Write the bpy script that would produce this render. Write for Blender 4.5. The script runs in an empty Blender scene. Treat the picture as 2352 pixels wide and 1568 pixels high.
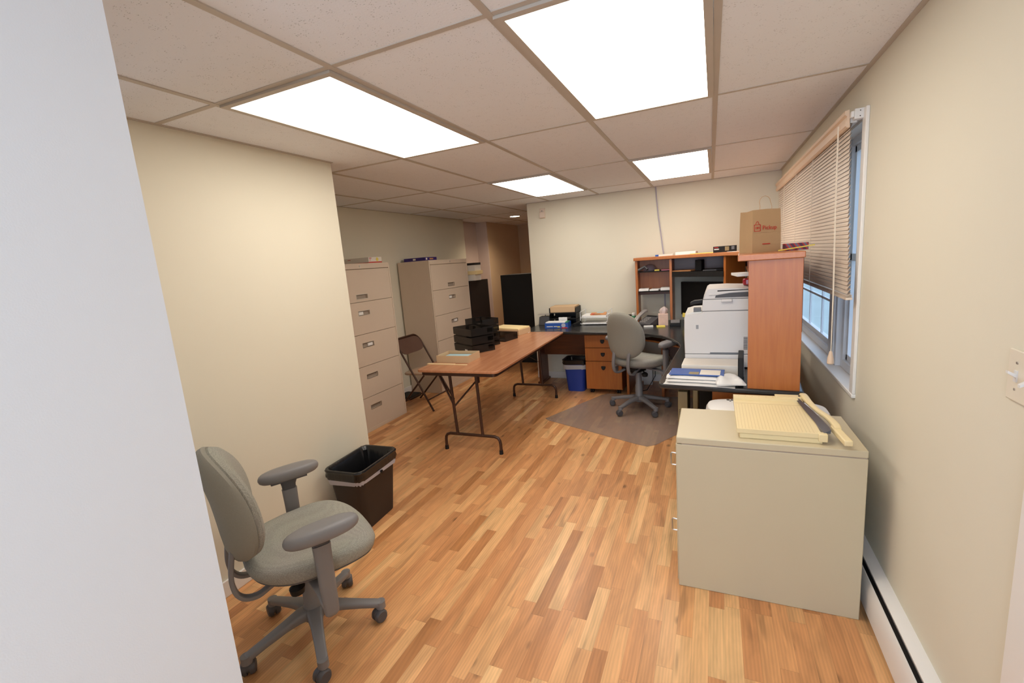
import bpy, bmesh, math, random
from mathutils import Vector, Matrix
random.seed(7)
PI = math.pi
R_ = math.radians
scene = bpy.context.scene
COL = scene.collection

# ------------------------------------------------------------------ camera, world, exposure
cam_data = bpy.data.cameras.new('camera')
cam = bpy.data.objects.new('camera', cam_data)
COL.objects.link(cam)
scene.camera = cam
cam_data.sensor_width = 36.0
cam_data.lens = 1045.85 / 2352 * 36.0
cam_data.clip_start = 0.02
_R = ((0.91317506, 0.40024332, -0.07691945),      # right
      (0.00125194, 0.18597259, 0.98255414),       # up
      (-0.40756564, 0.89734023, -0.16932445))     # forward
cam.matrix_world = Matrix(((_R[0][0], _R[1][0], -_R[2][0], 1.81658),
                           (_R[0][1], _R[1][1], -_R[2][1], -1.32958),
                           (_R[0][2], _R[1][2], -_R[2][2], 1.52219),
                           (0, 0, 0, 1)))
cam_data.dof.use_dof = False

scene.view_settings.view_transform = 'Standard'
scene.view_settings.look = 'None'
scene.view_settings.gamma = 1.0
scene.view_settings.use_curve_mapping = False
scene.view_settings.exposure = -0.14

world = bpy.data.worlds.new('sky')
scene.world = world
world.use_nodes = True
_bg = world.node_tree.nodes['Background']
_bg.inputs[0].default_value = (0.62, 0.78, 1.0, 1)
_bg.inputs[1].default_value = 2.2

PANEL_POWER = 7.6
PANEL_COLOR = (1.0, 0.94, 0.85)
FILL_POWER = 72.0  # strength of the added lamp behind the camera
DOWN_POWER = 16.0

def area_light(name, loc, rot, sx, sy, power, color):
    ld = bpy.data.lights.new(name, 'AREA')
    ld.shape = 'RECTANGLE'; ld.size = sx; ld.size_y = sy
    ld.energy = power; ld.color = color
    o = bpy.data.objects.new(name, ld); COL.objects.link(o)
    o.location = loc; o.rotation_euler = rot
    return o
# cool fill lamp added behind the photographer, outside a made-up rear window
area_light('rear_fill', (1.69, -3.75, 1.45), (R_(90), 0, 0), 1.35, 1.3, FILL_POWER, (0.66, 0.80, 1.0))

H = 2.234
XR, XL, YB = 2.431, -0.408, 4.172
G = 0.6096

# ------------------------------------------------------------------ materials
def nodes_of(name):
    m = bpy.data.materials.new(name); m.use_nodes = True
    nt = m.node_tree
    return m, nt, nt.nodes, nt.links, nt.nodes['Principled BSDF']

def srgb(r, g, b):
    f = lambda c: (c / 255 / 12.92) if c / 255 <= 0.04045 else ((c / 255 + 0.055) / 1.055) ** 2.4
    return (f(r), f(g), f(b), 1)

def mat(name, col, rough=0.5, metal=0.0, var=0.05, vscale=8.0, bump=0.0, bscale=200.0, stretch=(1, 1, 1), spec=0.5, alpha=1.0, trans=0.0):
    m, nt, N, L, P = nodes_of(name)
    tc = N.new('ShaderNodeTexCoord'); mp = N.new('ShaderNodeMapping')
    mp.inputs['Scale'].default_value = stretch
    L.new(tc.outputs['Object'], mp.inputs['Vector'])
    nz = N.new('ShaderNodeTexNoise'); nz.inputs['Scale'].default_value = vscale; nz.inputs['Detail'].default_value = 4
    L.new(mp.outputs[0], nz.inputs['Vector'])
    c = srgb(*col)
    mx = N.new('ShaderNodeMix'); mx.data_type = 'RGBA'
    mx.inputs[6].default_value = tuple(min(1, x * (1 - var)) for x in c[:3]) + (1,)
    mx.inputs[7].default_value = tuple(min(1, x * (1 + var)) for x in c[:3]) + (1,)
    L.new(nz.outputs['Fac'], mx.inputs[0])
    L.new(mx.outputs[2], P.inputs['Base Color'])
    P.inputs['Roughness'].default_value = rough
    P.inputs['Metallic'].default_value = metal
    P.inputs['Specular IOR Level'].default_value = spec
    P.inputs['Alpha'].default_value = alpha
    P.inputs['Transmission Weight'].default_value = trans
    if bump > 0:
        n2 = N.new('ShaderNodeTexNoise'); n2.inputs['Scale'].default_value = bscale; n2.inputs['Detail'].default_value = 3
        L.new(mp.outputs[0], n2.inputs['Vector'])
        b = N.new('ShaderNodeBump'); b.inputs['Strength'].default_value = bump; b.inputs['Distance'].default_value = 0.002
        L.new(n2.outputs['Fac'], b.inputs['Height']); L.new(b.outputs[0], P.inputs['Normal'])
    return m

def emit(name, color, strength):
    m, nt, N, L, P = nodes_of(name)
    P.inputs['Base Color'].default_value = (0.8, 0.8, 0.8, 1)
    P.inputs['Emission Color'].default_value = tuple(color) + (1,)
    P.inputs['Emission Strength'].default_value = strength
    return m

def wood(name, light, dark, scale=6.0, axis=2, rough=0.35):
    m, nt, N, L, P = nodes_of(name)
    tc = N.new('ShaderNodeTexCoord'); mp = N.new('ShaderNodeMapping')
    s = [9.0, 9.0, 9.0]; s[axis] = 0.7
    mp.inputs['Scale'].default_value = s
    L.new(tc.outputs['Object'], mp.inputs['Vector'])
    nz = N.new('ShaderNodeTexNoise'); nz.inputs['Scale'].default_value = scale; nz.inputs['Detail'].default_value = 6
    nz.inputs['Distortion'].default_value = 0.6
    L.new(mp.outputs[0], nz.inputs['Vector'])
    n3 = N.new('ShaderNodeTexNoise'); n3.inputs['Scale'].default_value = 2.2
    L.new(tc.outputs['Object'], n3.inputs['Vector'])
    ad = N.new('ShaderNodeMath'); ad.operation = 'MULTIPLY_ADD'
    L.new(n3.outputs['Fac'], ad.inputs[0]); ad.inputs[1].default_value = 0.35
    L.new(nz.outputs['Fac'], ad.inputs[2])
    cr = N.new('ShaderNodeValToRGB')
    cr.color_ramp.elements[0].position = 0.25; cr.color_ramp.elements[0].color = srgb(*dark)
    cr.color_ramp.elements[1].position = 1.0; cr.color_ramp.elements[1].color = srgb(*light)
    L.new(ad.outputs[0], cr.inputs[0]); L.new(cr.outputs[0], P.inputs['Base Color'])
    P.inputs['Roughness'].default_value = rough
    return m

def floor_mat():
    m, nt, N, L, P = nodes_of('laminate_strip_floor')
    tc = N.new('ShaderNodeTexCoord'); sp = N.new('ShaderNodeSeparateXYZ')
    L.new(tc.outputs['Object'], sp.inputs[0])
    def math_(op, a, b=None, c=None):
        n = N.new('ShaderNodeMath'); n.operation = op
        for i, v in enumerate((a, b, c)):
            if v is None: continue
            if isinstance(v, (int, float)): n.inputs[i].default_value = v
            else: L.new(v, n.inputs[i])
        return n.outputs[0]
    W, Ln = 0.0597, 0.46
    xs = math_('DIVIDE', sp.outputs['X'], W)
    row = math_('FLOOR', xs)
    wn = N.new('ShaderNodeTexWhiteNoise'); wn.noise_dimensions = '1D'
    L.new(row, wn.inputs['W'])
    off = math_('MULTIPLY', wn.outputs['Value'], 7.3)
    # uneven strip lengths: warp the length coordinate
    yy = math_('DIVIDE', sp.outputs['Y'], Ln)
    yo = math_('ADD', yy, off)
    wob = math_('MULTIPLY', math_('SINE', math_('MULTIPLY', yo, 2.1)), 0.22)
    ys = math_('ADD', yo, wob)
    cell = math_('FLOOR', ys)
    cb = N.new('ShaderNodeCombineXYZ'); L.new(row, cb.inputs[0]); L.new(cell, cb.inputs[1])
    w2 = N.new('ShaderNodeTexWhiteNoise'); w2.noise_dimensions = '2D'
    L.new(cb.outputs[0], w2.inputs['Vector'])
    cr = N.new('ShaderNodeValToRGB'); cr.color_ramp.interpolation = 'LINEAR'
    els = cr.color_ramp.elements
    els[0].position = 0.0; els[0].color = srgb(186, 130, 86)
    els[1].position = 1.0; els[1].color = srgb(238, 194, 142)
    for pos, c in ((0.08, (200, 142, 98)), (0.30, (212, 154, 108)), (0.62, (221, 165, 116)), (0.88, (231, 180, 129))):
        e = els.new(pos); e.color = srgb(*c)
    L.new(w2.outputs['Value'], cr.inputs[0])
    # grain: per-strip shifted, stretched along the strip
    va = N.new('ShaderNodeVectorMath'); va.operation = 'MULTIPLY_ADD'
    L.new(w2.outputs['Color'], va.inputs[0]); va.inputs[1].default_value = (13, 17, 11)
    L.new(tc.outputs['Object'], va.inputs[2])
    mp = N.new('ShaderNodeMapping'); mp.inputs['Scale'].default_value = (15, 2.6, 1)
    L.new(va.outputs[0], mp.inputs['Vector'])
    n1 = N.new('ShaderNodeTexNoise'); n1.inputs['Scale'].default_value = 1.0; n1.inputs['Detail'].default_value = 5; n1.inputs['Distortion'].default_value = 1.2
    L.new(mp.outputs[0], n1.inputs['Vector'])
    wv = N.new('ShaderNodeTexWave'); wv.bands_direction = 'X'; wv.inputs['Scale'].default_value = 0.8
    wv.inputs['Distortion'].default_value = 9.0; wv.inputs['Detail'].default_value = 2; wv.inputs['Detail Scale'].default_value = 0.7
    L.new(mp.outputs[0], wv.inputs['Vector'])
    mp4 = N.new('ShaderNodeMapping'); mp4.inputs['Scale'].default_value = (10, 0.9, 1)
    L.new(va.outputs[0], mp4.inputs['Vector'])
    w4 = N.new('ShaderNodeTexWave'); w4.wave_type = 'RINGS'; w4.rings_direction = 'Z'; w4.inputs['Scale'].default_value = 2.6
    w4.inputs['Distortion'].default_value = 5.0; w4.inputs['Detail'].default_value = 3; w4.inputs['Detail Scale'].default_value = 0.8
    L.new(mp4.outputs[0], w4.inputs['Vector'])
    mp5 = N.new('ShaderNodeMapping'); mp5.inputs['Scale'].default_value = (170, 7, 1)
    L.new(va.outputs[0], mp5.inputs['Vector'])
    n5 = N.new('ShaderNodeTexNoise'); n5.inputs['Scale'].default_value = 1.0; n5.inputs['Detail'].default_value = 3
    L.new(mp5.outputs[0], n5.inputs['Vector'])
    g00 = math_('MULTIPLY_ADD', w4.outputs['Fac'], 0.13, n1.outputs['Fac'])
    g0 = math_('MULTIPLY_ADD', n5.outputs['Fac'], 0.11, math_('SUBTRACT', g00, 0.04))
    gr = N.new('ShaderNodeMapRange'); gr.inputs['From Min'].default_value = 0.38; gr.inputs['From Max'].default_value = 0.8
    gr.inputs['To Min'].default_value = 0.76; gr.inputs['To Max'].default_value = 1.12
    L.new(g0, gr.inputs['Value'])
    # dark streaks and small knots
    mp2 = N.new('ShaderNodeMapping'); mp2.inputs['Scale'].default_value = (16, 1.7, 1)
    L.new(va.outputs[0], mp2.inputs['Vector'])
    n2 = N.new('ShaderNodeTexNoise'); n2.inputs['Scale'].default_value = 1.3; n2.inputs['Detail'].default_value = 2
    L.new(mp2.outputs[0], n2.inputs['Vector'])
    st = N.new('ShaderNodeMapRange'); st.inputs['From Min'].default_value = 0.61; st.inputs['From Max'].default_value = 0.72
    st.inputs['To Min'].default_value = 1.0; st.inputs['To Max'].default_value = 0.70
    L.new(n2.outputs['Fac'], st.inputs['Value'])
    mp3 = N.new('ShaderNodeMapping'); mp3.inputs['Scale'].default_value = (5.5, 3.2, 1)
    L.new(va.outputs[0], mp3.inputs['Vector'])
    vo = N.new('ShaderNodeTexVoronoi'); vo.inputs['Scale'].default_value = 1.0
    L.new(mp3.outputs[0], vo.inputs['Vector'])
    kn = N.new('ShaderNodeMapRange'); kn.inputs['From Min'].default_value = 0.03; kn.inputs['From Max'].default_value = 0.11
    kn.inputs['To Min'].default_value = 0.45; kn.inputs['To Max'].default_value = 1.0
    L.new(vo.outputs['Distance'], kn.inputs['Value'])
    shade = math_('MULTIPLY', math_('MULTIPLY', gr.outputs[0], st.outputs[0]), kn.outputs[0])
    # thin dark joints between strips
    fx = math_('FRACT', xs); fy = math_('FRACT', ys)
    ex = math_('LESS_THAN', fx, 0.018); ey = math_('LESS_THAN', fy, 0.0035)
    jn = math_('SUBTRACT', 1.0, math_('MULTIPLY', math_('MAXIMUM', ex, ey), 0.25))
    sh2 = math_('MULTIPLY', shade, jn)
    mul = N.new('ShaderNodeVectorMath'); mul.operation = 'SCALE'
    L.new(cr.outputs[0], mul.inputs[0]); L.new(sh2, mul.inputs['Scale'])
    hs = N.new('ShaderNodeHueSaturation'); hs.inputs['Saturation'].default_value = 1.05
    L.new(mul.outputs[0], hs.inputs['Color'])
    L.new(hs.outputs[0], P.inputs['Base Color'])
    P.inputs['Roughness'].default_value = 0.34
    P.inputs['Specular IOR Level'].default_value = 0.45
    return m

def tile_mat():
    m, nt, N, L, P = nodes_of('acoustic_ceiling_tile')
    tc = N.new('ShaderNodeTexCoord')
    mp = N.new('ShaderNodeMapping'); mp.inputs['Scale'].default_value = (1.0, 1.0, 1.0)
    L.new(tc.outputs['Object'], mp.inputs['Vector'])
    nw = N.new('ShaderNodeTexNoise'); nw.inputs['Scale'].default_value = 30
    L.new(mp.outputs[0], nw.inputs['Vector'])
    wp = N.new('ShaderNodeVectorMath'); wp.operation = 'MULTIPLY_ADD'
    L.new(nw.outputs['Color'], wp.inputs[0]); wp.inputs[1].default_value = (0.02, 0.02, 0)
    L.new(mp.outputs[0], wp.inputs[2])
    m2 = N.new('ShaderNodeMapping'); m2.inputs['Scale'].default_value = (95, 170, 1)
    L.new(wp.outputs[0], m2.inputs['Vector'])
    v = N.new('ShaderNodeTexVoronoi'); v.inputs['Scale'].default_value = 1.0; v.inputs['Randomness'].default_value = 1.0
    L.new(m2.outputs[0], v.inputs['Vector'])
    n2 = N.new('ShaderNodeTexNoise'); n2.inputs['Scale'].default_value = 22
    L.new(tc.outputs['Object'], n2.inputs['Vector'])
    r2 = N.new('ShaderNodeMapRange'); r2.inputs['From Min'].default_value = 0.35; r2.inputs['From Max'].default_value = 0.62
    r2.inputs['To Min'].default_value = 0.0; r2.inputs['To Max'].default_value = 0.23
    L.new(n2.outputs['Fac'], r2.inputs['Value'])
    lt = N.new('ShaderNodeMath'); lt.operation = 'SUBTRACT'; L.new(v.outputs['Distance'], lt.inputs[0]); L.new(r2.outputs[0], lt.inputs[1])
    r3 = N.new('ShaderNodeMapRange'); r3.inputs['From Min'].default_value = -0.04; r3.inputs['From Max'].default_value = 0.04
    L.new(lt.outputs[0], r3.inputs['Value'])
    mx = N.new('ShaderNodeMix'); mx.data_type = 'RGBA'
    mx.inputs[6].default_value = srgb(196, 197, 201); mx.inputs[7].default_value = srgb(236, 238, 243)
    L.new(r3.outputs[0], mx.inputs[0]); L.new(mx.outputs[2], P.inputs['Base Color'])
    n4 = N.new('ShaderNodeTexNoise'); n4.inputs['Scale'].default_value = 120
    L.new(tc.outputs['Object'], n4.inputs['Vector'])
    hb = N.new('ShaderNodeMath'); hb.operation = 'MULTIPLY_ADD'; L.new(n4.outputs['Fac'], hb.inputs[0]); hb.inputs[1].default_value = 0.5
    L.new(r3.outputs[0], hb.inputs[2])
    b = N.new('ShaderNodeBump'); b.inputs['Strength'].default_value = 0.5; b.inputs['Distance'].default_value = 0.002
    L.new(hb.outputs[0], b.inputs['Height']); L.new(b.outputs[0], P.inputs['Normal'])
    P.inputs['Roughness'].default_value = 0.9
    return m

def fabric_mat(name, col, dot):
    m, nt, N, L, P = nodes_of(name)
    tc = N.new('ShaderNodeTexCoord')
    v = N.new('ShaderNodeTexVoronoi'); v.inputs['Scale'].default_value = 210; v.inputs['Randomness'].default_value = 0.45
    L.new(tc.outputs['Object'], v.inputs['Vector'])
    r = N.new('ShaderNodeMapRange'); r.inputs['From Min'].default_value = 0.15; r.inputs['From Max'].default_value = 0.6
    L.new(v.outputs['Distance'], r.inputs['Value'])
    mx = N.new('ShaderNodeMix'); mx.data_type = 'RGBA'
    mx.inputs[6].default_value = srgb(*col); mx.inputs[7].default_value = srgb(*dot)
    L.new(r.outputs[0], mx.inputs[0])
    nz = N.new('ShaderNodeTexNoise'); nz.inputs['Scale'].default_value = 5
    L.new(tc.outputs['Object'], nz.inputs['Vector'])
    m3 = N.new('ShaderNodeMix'); m3.data_type = 'RGBA'; m3.blend_type = 'MULTIPLY'; m3.inputs[0].default_value = 0.12
    L.new(mx.outputs[2], m3.inputs[6]); L.new(nz.outputs['Color'], m3.inputs[7])
    L.new(m3.outputs[2], P.inputs['Base Color'])
    b = N.new('ShaderNodeBump'); b.inputs['Strength'].default_value = 0.5; b.inputs['Distance'].default_value = 0.0015; b.invert = True
    L.new(v.outputs['Distance'], b.inputs['Height']); L.new(b.outputs[0], P.inputs['Normal'])
    P.inputs['Roughness'].default_value = 0.95; P.inputs['Specular IOR Level'].default_value = 0.2
    return m

def stripes_mat(name, cols, scale, rot=0.6):
    """diagonal printed stripes for a patterned carton"""
    m, nt, N, L, P = nodes_of(name)
    tc = N.new('ShaderNodeTexCoord'); mp = N.new('ShaderNodeMapping')
    mp.inputs['Rotation'].default_value = (0, rot, 0); L.new(tc.outputs['Object'], mp.inputs['Vector'])
    w = N.new('ShaderNodeTexWave'); w.inputs['Scale'].default_value = scale; w.inputs['Distortion'].default_value = 0.6
    L.new(mp.outputs[0], w.inputs['Vector'])
    cr = N.new('ShaderNodeValToRGB'); cr.color_ramp.interpolation = 'CONSTANT'
    cr.color_ramp.elements[0].color = srgb(*cols[0]); cr.color_ramp.elements[1].color = srgb(*cols[1]); cr.color_ramp.elements[1].position = 0.3
    e = cr.color_ramp.elements.new(0.8); e.color = srgb(*cols[2])
    L.new(w.outputs['Fac'], cr.inputs[0]); L.new(cr.outputs[0], P.inputs['Base Color'])
    P.inputs['Roughness'].default_value = 0.5
    return m

def clear_mat(name, tint, gloss=0.12, rough=0.05):
    m = bpy.data.materials.new(name); m.use_nodes = True
    N = m.node_tree.nodes; L = m.node_tree.links; N.clear()
    o = N.new('ShaderNodeOutputMaterial'); t = N.new('ShaderNodeBsdfTransparent'); t.inputs[0].default_value = tuple(tint) + (1,)
    g = N.new('ShaderNodeBsdfGlossy'); g.inputs['Roughness'].default_value = rough
    mx = N.new('ShaderNodeMixShader'); mx.inputs[0].default_value = gloss
    L.new(t.outputs[0], mx.inputs[1]); L.new(g.outputs[0], mx.inputs[2]); L.new(mx.outputs[0], o.inputs[0])
    return m

def film_mat(name, col, opacity):
    """thin milky or smoked plastic: part transparent, part coloured plastic"""
    m, nt, N, L, P = nodes_of(name)
    out = N['Material Output']
    nz = N.new('ShaderNodeTexNoise'); nz.inputs['Scale'].default_value = 20
    mr = N.new('ShaderNodeMapRange'); mr.inputs['To Min'].default_value = opacity - 0.06; mr.inputs['To Max'].default_value = opacity + 0.06
    L.new(nz.outputs['Fac'], mr.inputs['Value'])
    t = N.new('ShaderNodeBsdfTransparent'); mx = N.new('ShaderNodeMixShader')
    L.new(mr.outputs[0], mx.inputs[0]); L.new(t.outputs[0], mx.inputs[1]); L.new(P.outputs[0], mx.inputs[2]); L.new(mx.outputs[0], out.inputs[0])
    P.inputs['Base Color'].default_value = srgb(*col); P.inputs['Roughness'].default_value = 0.25
    return m

M = {}
M['wall'] = mat('cream_wall_paint', (226, 220, 201), 0.75, var=0.015, vscale=3, bump=0.08, bscale=350, spec=0.25)
M['wall_pale'] = mat('pale_wall_paint', (224, 227, 231), 0.7, var=0.012, vscale=3, bump=0.08, bscale=350, spec=0.3)
M['wall_rose'] = mat('rose_grey_wall_paint', (214, 196, 188), 0.75, var=0.012, vscale=3)
M['wall_tan'] = mat('tan_wall_paint', (212, 186, 154), 0.8, var=0.02, vscale=3, spec=0.2)
M['trim'] = mat('white_trim_paint', (236, 232, 226), 0.35, var=0.01)
M['tile'] = tile_mat()
M['grid'] = mat('ceiling_grid_metal', (190, 180, 168), 0.5, var=0.06, vscale=5)
M['floor'] = floor_mat()
M['diffuser'] = emit('lit_diffuser', PANEL_COLOR, PANEL_POWER)
M['diffuser_far'] = emit('lit_far_diffuser', PANEL_COLOR, PANEL_POWER*1.15)
M['diffuser_fill'] = emit('lit_fill_diffuser', (0.70, 0.82, 1.0), 1.7)  # for the unseen fill panel added behind the camera
M['lampwhite'] = emit('lit_downlight', (1.0, 0.8, 0.55), 30.0)
M['beige'] = mat('putty_painted_steel', (216, 198, 178), 0.42, var=0.03, vscale=4, bump=0.05, bscale=500)
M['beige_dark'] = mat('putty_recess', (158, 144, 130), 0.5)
M['nickel'] = mat('brushed_nickel', (200, 196, 190), 0.3, 0.9)
M['cream_steel'] = mat('cream_painted_steel', (232, 225, 200), 0.38, var=0.02, vscale=4, bump=0.04, bscale=500)
M['greige_steel'] = mat('greige_painted_steel', (202, 189, 158), 0.4, var=0.02, vscale=4, bump=0.04, bscale=500)
M['shadowgap'] = mat('dark_gap', (34, 28, 24), 0.8)
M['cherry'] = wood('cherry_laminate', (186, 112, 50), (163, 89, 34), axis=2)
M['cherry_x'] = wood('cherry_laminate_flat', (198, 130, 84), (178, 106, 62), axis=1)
M['cherry_dark_shaded'] = wood('dark_shaded_cherry', (124, 68, 34), (98, 50, 24), axis=0)  # darker copy of the cherry, with shade put into the colour
M['walnut'] = wood('walnut_table_laminate', (196, 138, 100), (164, 106, 72), scale=4, axis=1, rough=0.24)
M['brown_metal'] = mat('brown_enamel_steel', (72, 48, 36), 0.35, 0.3)
M['brown_vinyl'] = mat('brown_vinyl', (92, 62, 48), 0.5, var=0.08)
M['brown_seat'] = mat('taupe_vinyl_seat', (180, 152, 128), 0.55)
M['black_top'] = mat('black_textured_laminate', (46, 45, 45), 0.22, var=0.2, vscale=60, bump=0.05, bscale=400)
M['black'] = mat('black_plastic', (24, 23, 23), 0.55, spec=0.35)
M['black_matt'] = mat('matt_black', (18, 17, 17), 0.7)
M['darkbrown'] = mat('espresso_panel', (44, 32, 26), 0.6)
M['screen'] = mat('dark_screen', (12, 11, 11), 0.6, spec=0.2)
M['grey_plastic'] = mat('warm_grey_plastic', (124, 121, 121), 0.45, var=0.05, vscale=10)
M['grey_dark'] = mat('dark_grey_plastic', (80, 78, 80), 0.5)
M['fabric'] = fabric_mat('grey_mesh_fabric', (172, 169, 157), (150, 147, 138))
M['fabric_s'] = mat('grey_woven_back', (142, 138, 126), 0.85, var=0.08, vscale=200, bump=0.3, bscale=600)
M['white_plastic'] = mat('white_plastic', (228, 226, 222), 0.35, var=0.01)
M['white_warm'] = mat('white_card', (236, 228, 216), 0.6)
M['printer'] = mat('printer_white', (221, 217, 213), 0.38, var=0.01)
M['printer_g'] = mat('printer_grey', (110, 112, 116), 0.5)
M['paper'] = mat('paper', (240, 238, 234), 0.8, var=0.02)
M['paper_cream'] = mat('manila_paper', (240, 216, 160), 0.8, var=0.03)
M['paper_blue'] = mat('pale_blue_paper', (170, 205, 215), 0.8)
M['kraft'] = mat('kraft_paper', (192, 158, 116), 0.8, var=0.06, vscale=12, bump=0.15, bscale=60)
M['card'] = mat('cardboard', (204, 172, 134), 0.8, var=0.04)
M['red'] = mat('red_print', (200, 44, 36), 0.5)
M['blue'] = mat('blue_print', (38, 84, 165), 0.4, var=0.12, vscale=20)
M['blue_dk'] = mat('navy_print', (36, 40, 110), 0.45, var=0.1)
M['purple'] = mat('purple_print', (58, 38, 116), 0.45, var=0.15, vscale=30)
M['yellow'] = mat('yellow_paper', (238, 214, 96), 0.7)
M['green'] = mat('green_print', (60, 130, 90), 0.5)
M['orange'] = mat('orange_print', (214, 150, 96), 0.6)
M['binblue'] = mat('blue_bin_plastic', (34, 62, 150), 0.5)
M['binbrown'] = mat('dark_brown_bin_plastic', (44, 34, 29), 0.55, var=0.08, vscale=10)
M['bag_black'] = mat('black_bin_liner', (22, 22, 24), 0.22, bump=0.9, bscale=45, stretch=(1, 1, 0.15))
M['bag_edge'] = mat('grey_liner_band', (178, 180, 192), 0.4, bump=0.8, bscale=60)
M['bag_clear'] = film_mat('clear_liner', (205, 205, 205), 0.75)
M['cutter'] = mat('yellowed_cutter_plastic', (234, 214, 166), 0.45, var=0.03, vscale=10)
M['cutter_l'] = mat('cutter_groove', (214, 192, 142), 0.5)
M['blade'] = mat('grey_steel_blade', (92, 98, 106), 0.35, 0.6)
M['olive'] = mat('olive_beige_case', (150, 132, 92), 0.5)
M['blind'] = mat('cream_blind_slat', (226, 210, 192), 0.4, var=0.02)
M['blind_edge'] = mat('blind_valance', (224, 196, 168), 0.4, var=0.04)
M['cord'] = mat('blind_cord', (236, 224, 204), 0.6)
M['vinyl_win'] = mat('white_window_vinyl', (228, 230, 234), 0.3, var=0.01)
M['glass'] = clear_mat('window_glass', (0.92, 0.96, 1.0), 0.06, 0.0)
M['mat_plastic'] = film_mat('chair_mat_plastic', (178, 158, 144), 0.42)
M['smoke'] = film_mat('smoked_tray_plastic', (34, 30, 27), 0.74)
M['clear_dome'] = film_mat('clear_plastic_dome', (120, 120, 140), 0.3)
M['white_wire'] = mat('white_wire', (225, 226, 226), 0.4)
M['pinkbox'] = mat('pink_marble_card', (222, 190, 176), 0.7, var=0.15, vscale=30)
M['tissue'] = film_mat('tissue', (226, 205, 198), 0.85)
M['silver'] = mat('silver_plastic', (176, 170, 166), 0.3, 0.3)
M['lilac'] = mat('lilac_cable', (176, 170, 184), 0.5)
M['grass'] = mat('pale_ground', (168, 176, 170), 0.9, var=0.25, vscale=0.3)
M['pink'] = mat('pink_card', (205, 120, 140), 0.6)
M['redglass'] = mat('glossy_red_plastic', (170, 24, 44), 0.15)
M['redbox'] = stripes_mat('red_blue_diagonal_print', ((84, 34, 66), (178, 44, 42), (110, 102, 122)), 9)
M['alarm'] = mat('sensor_plastic', (226, 208, 192), 0.4)
M['wood_rule'] = mat('pale_ruler_wood', (240, 208, 160), 0.5, var=0.06)
M['plate'] = mat('ivory_switch_plate', (230, 221, 202), 0.35)

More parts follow.
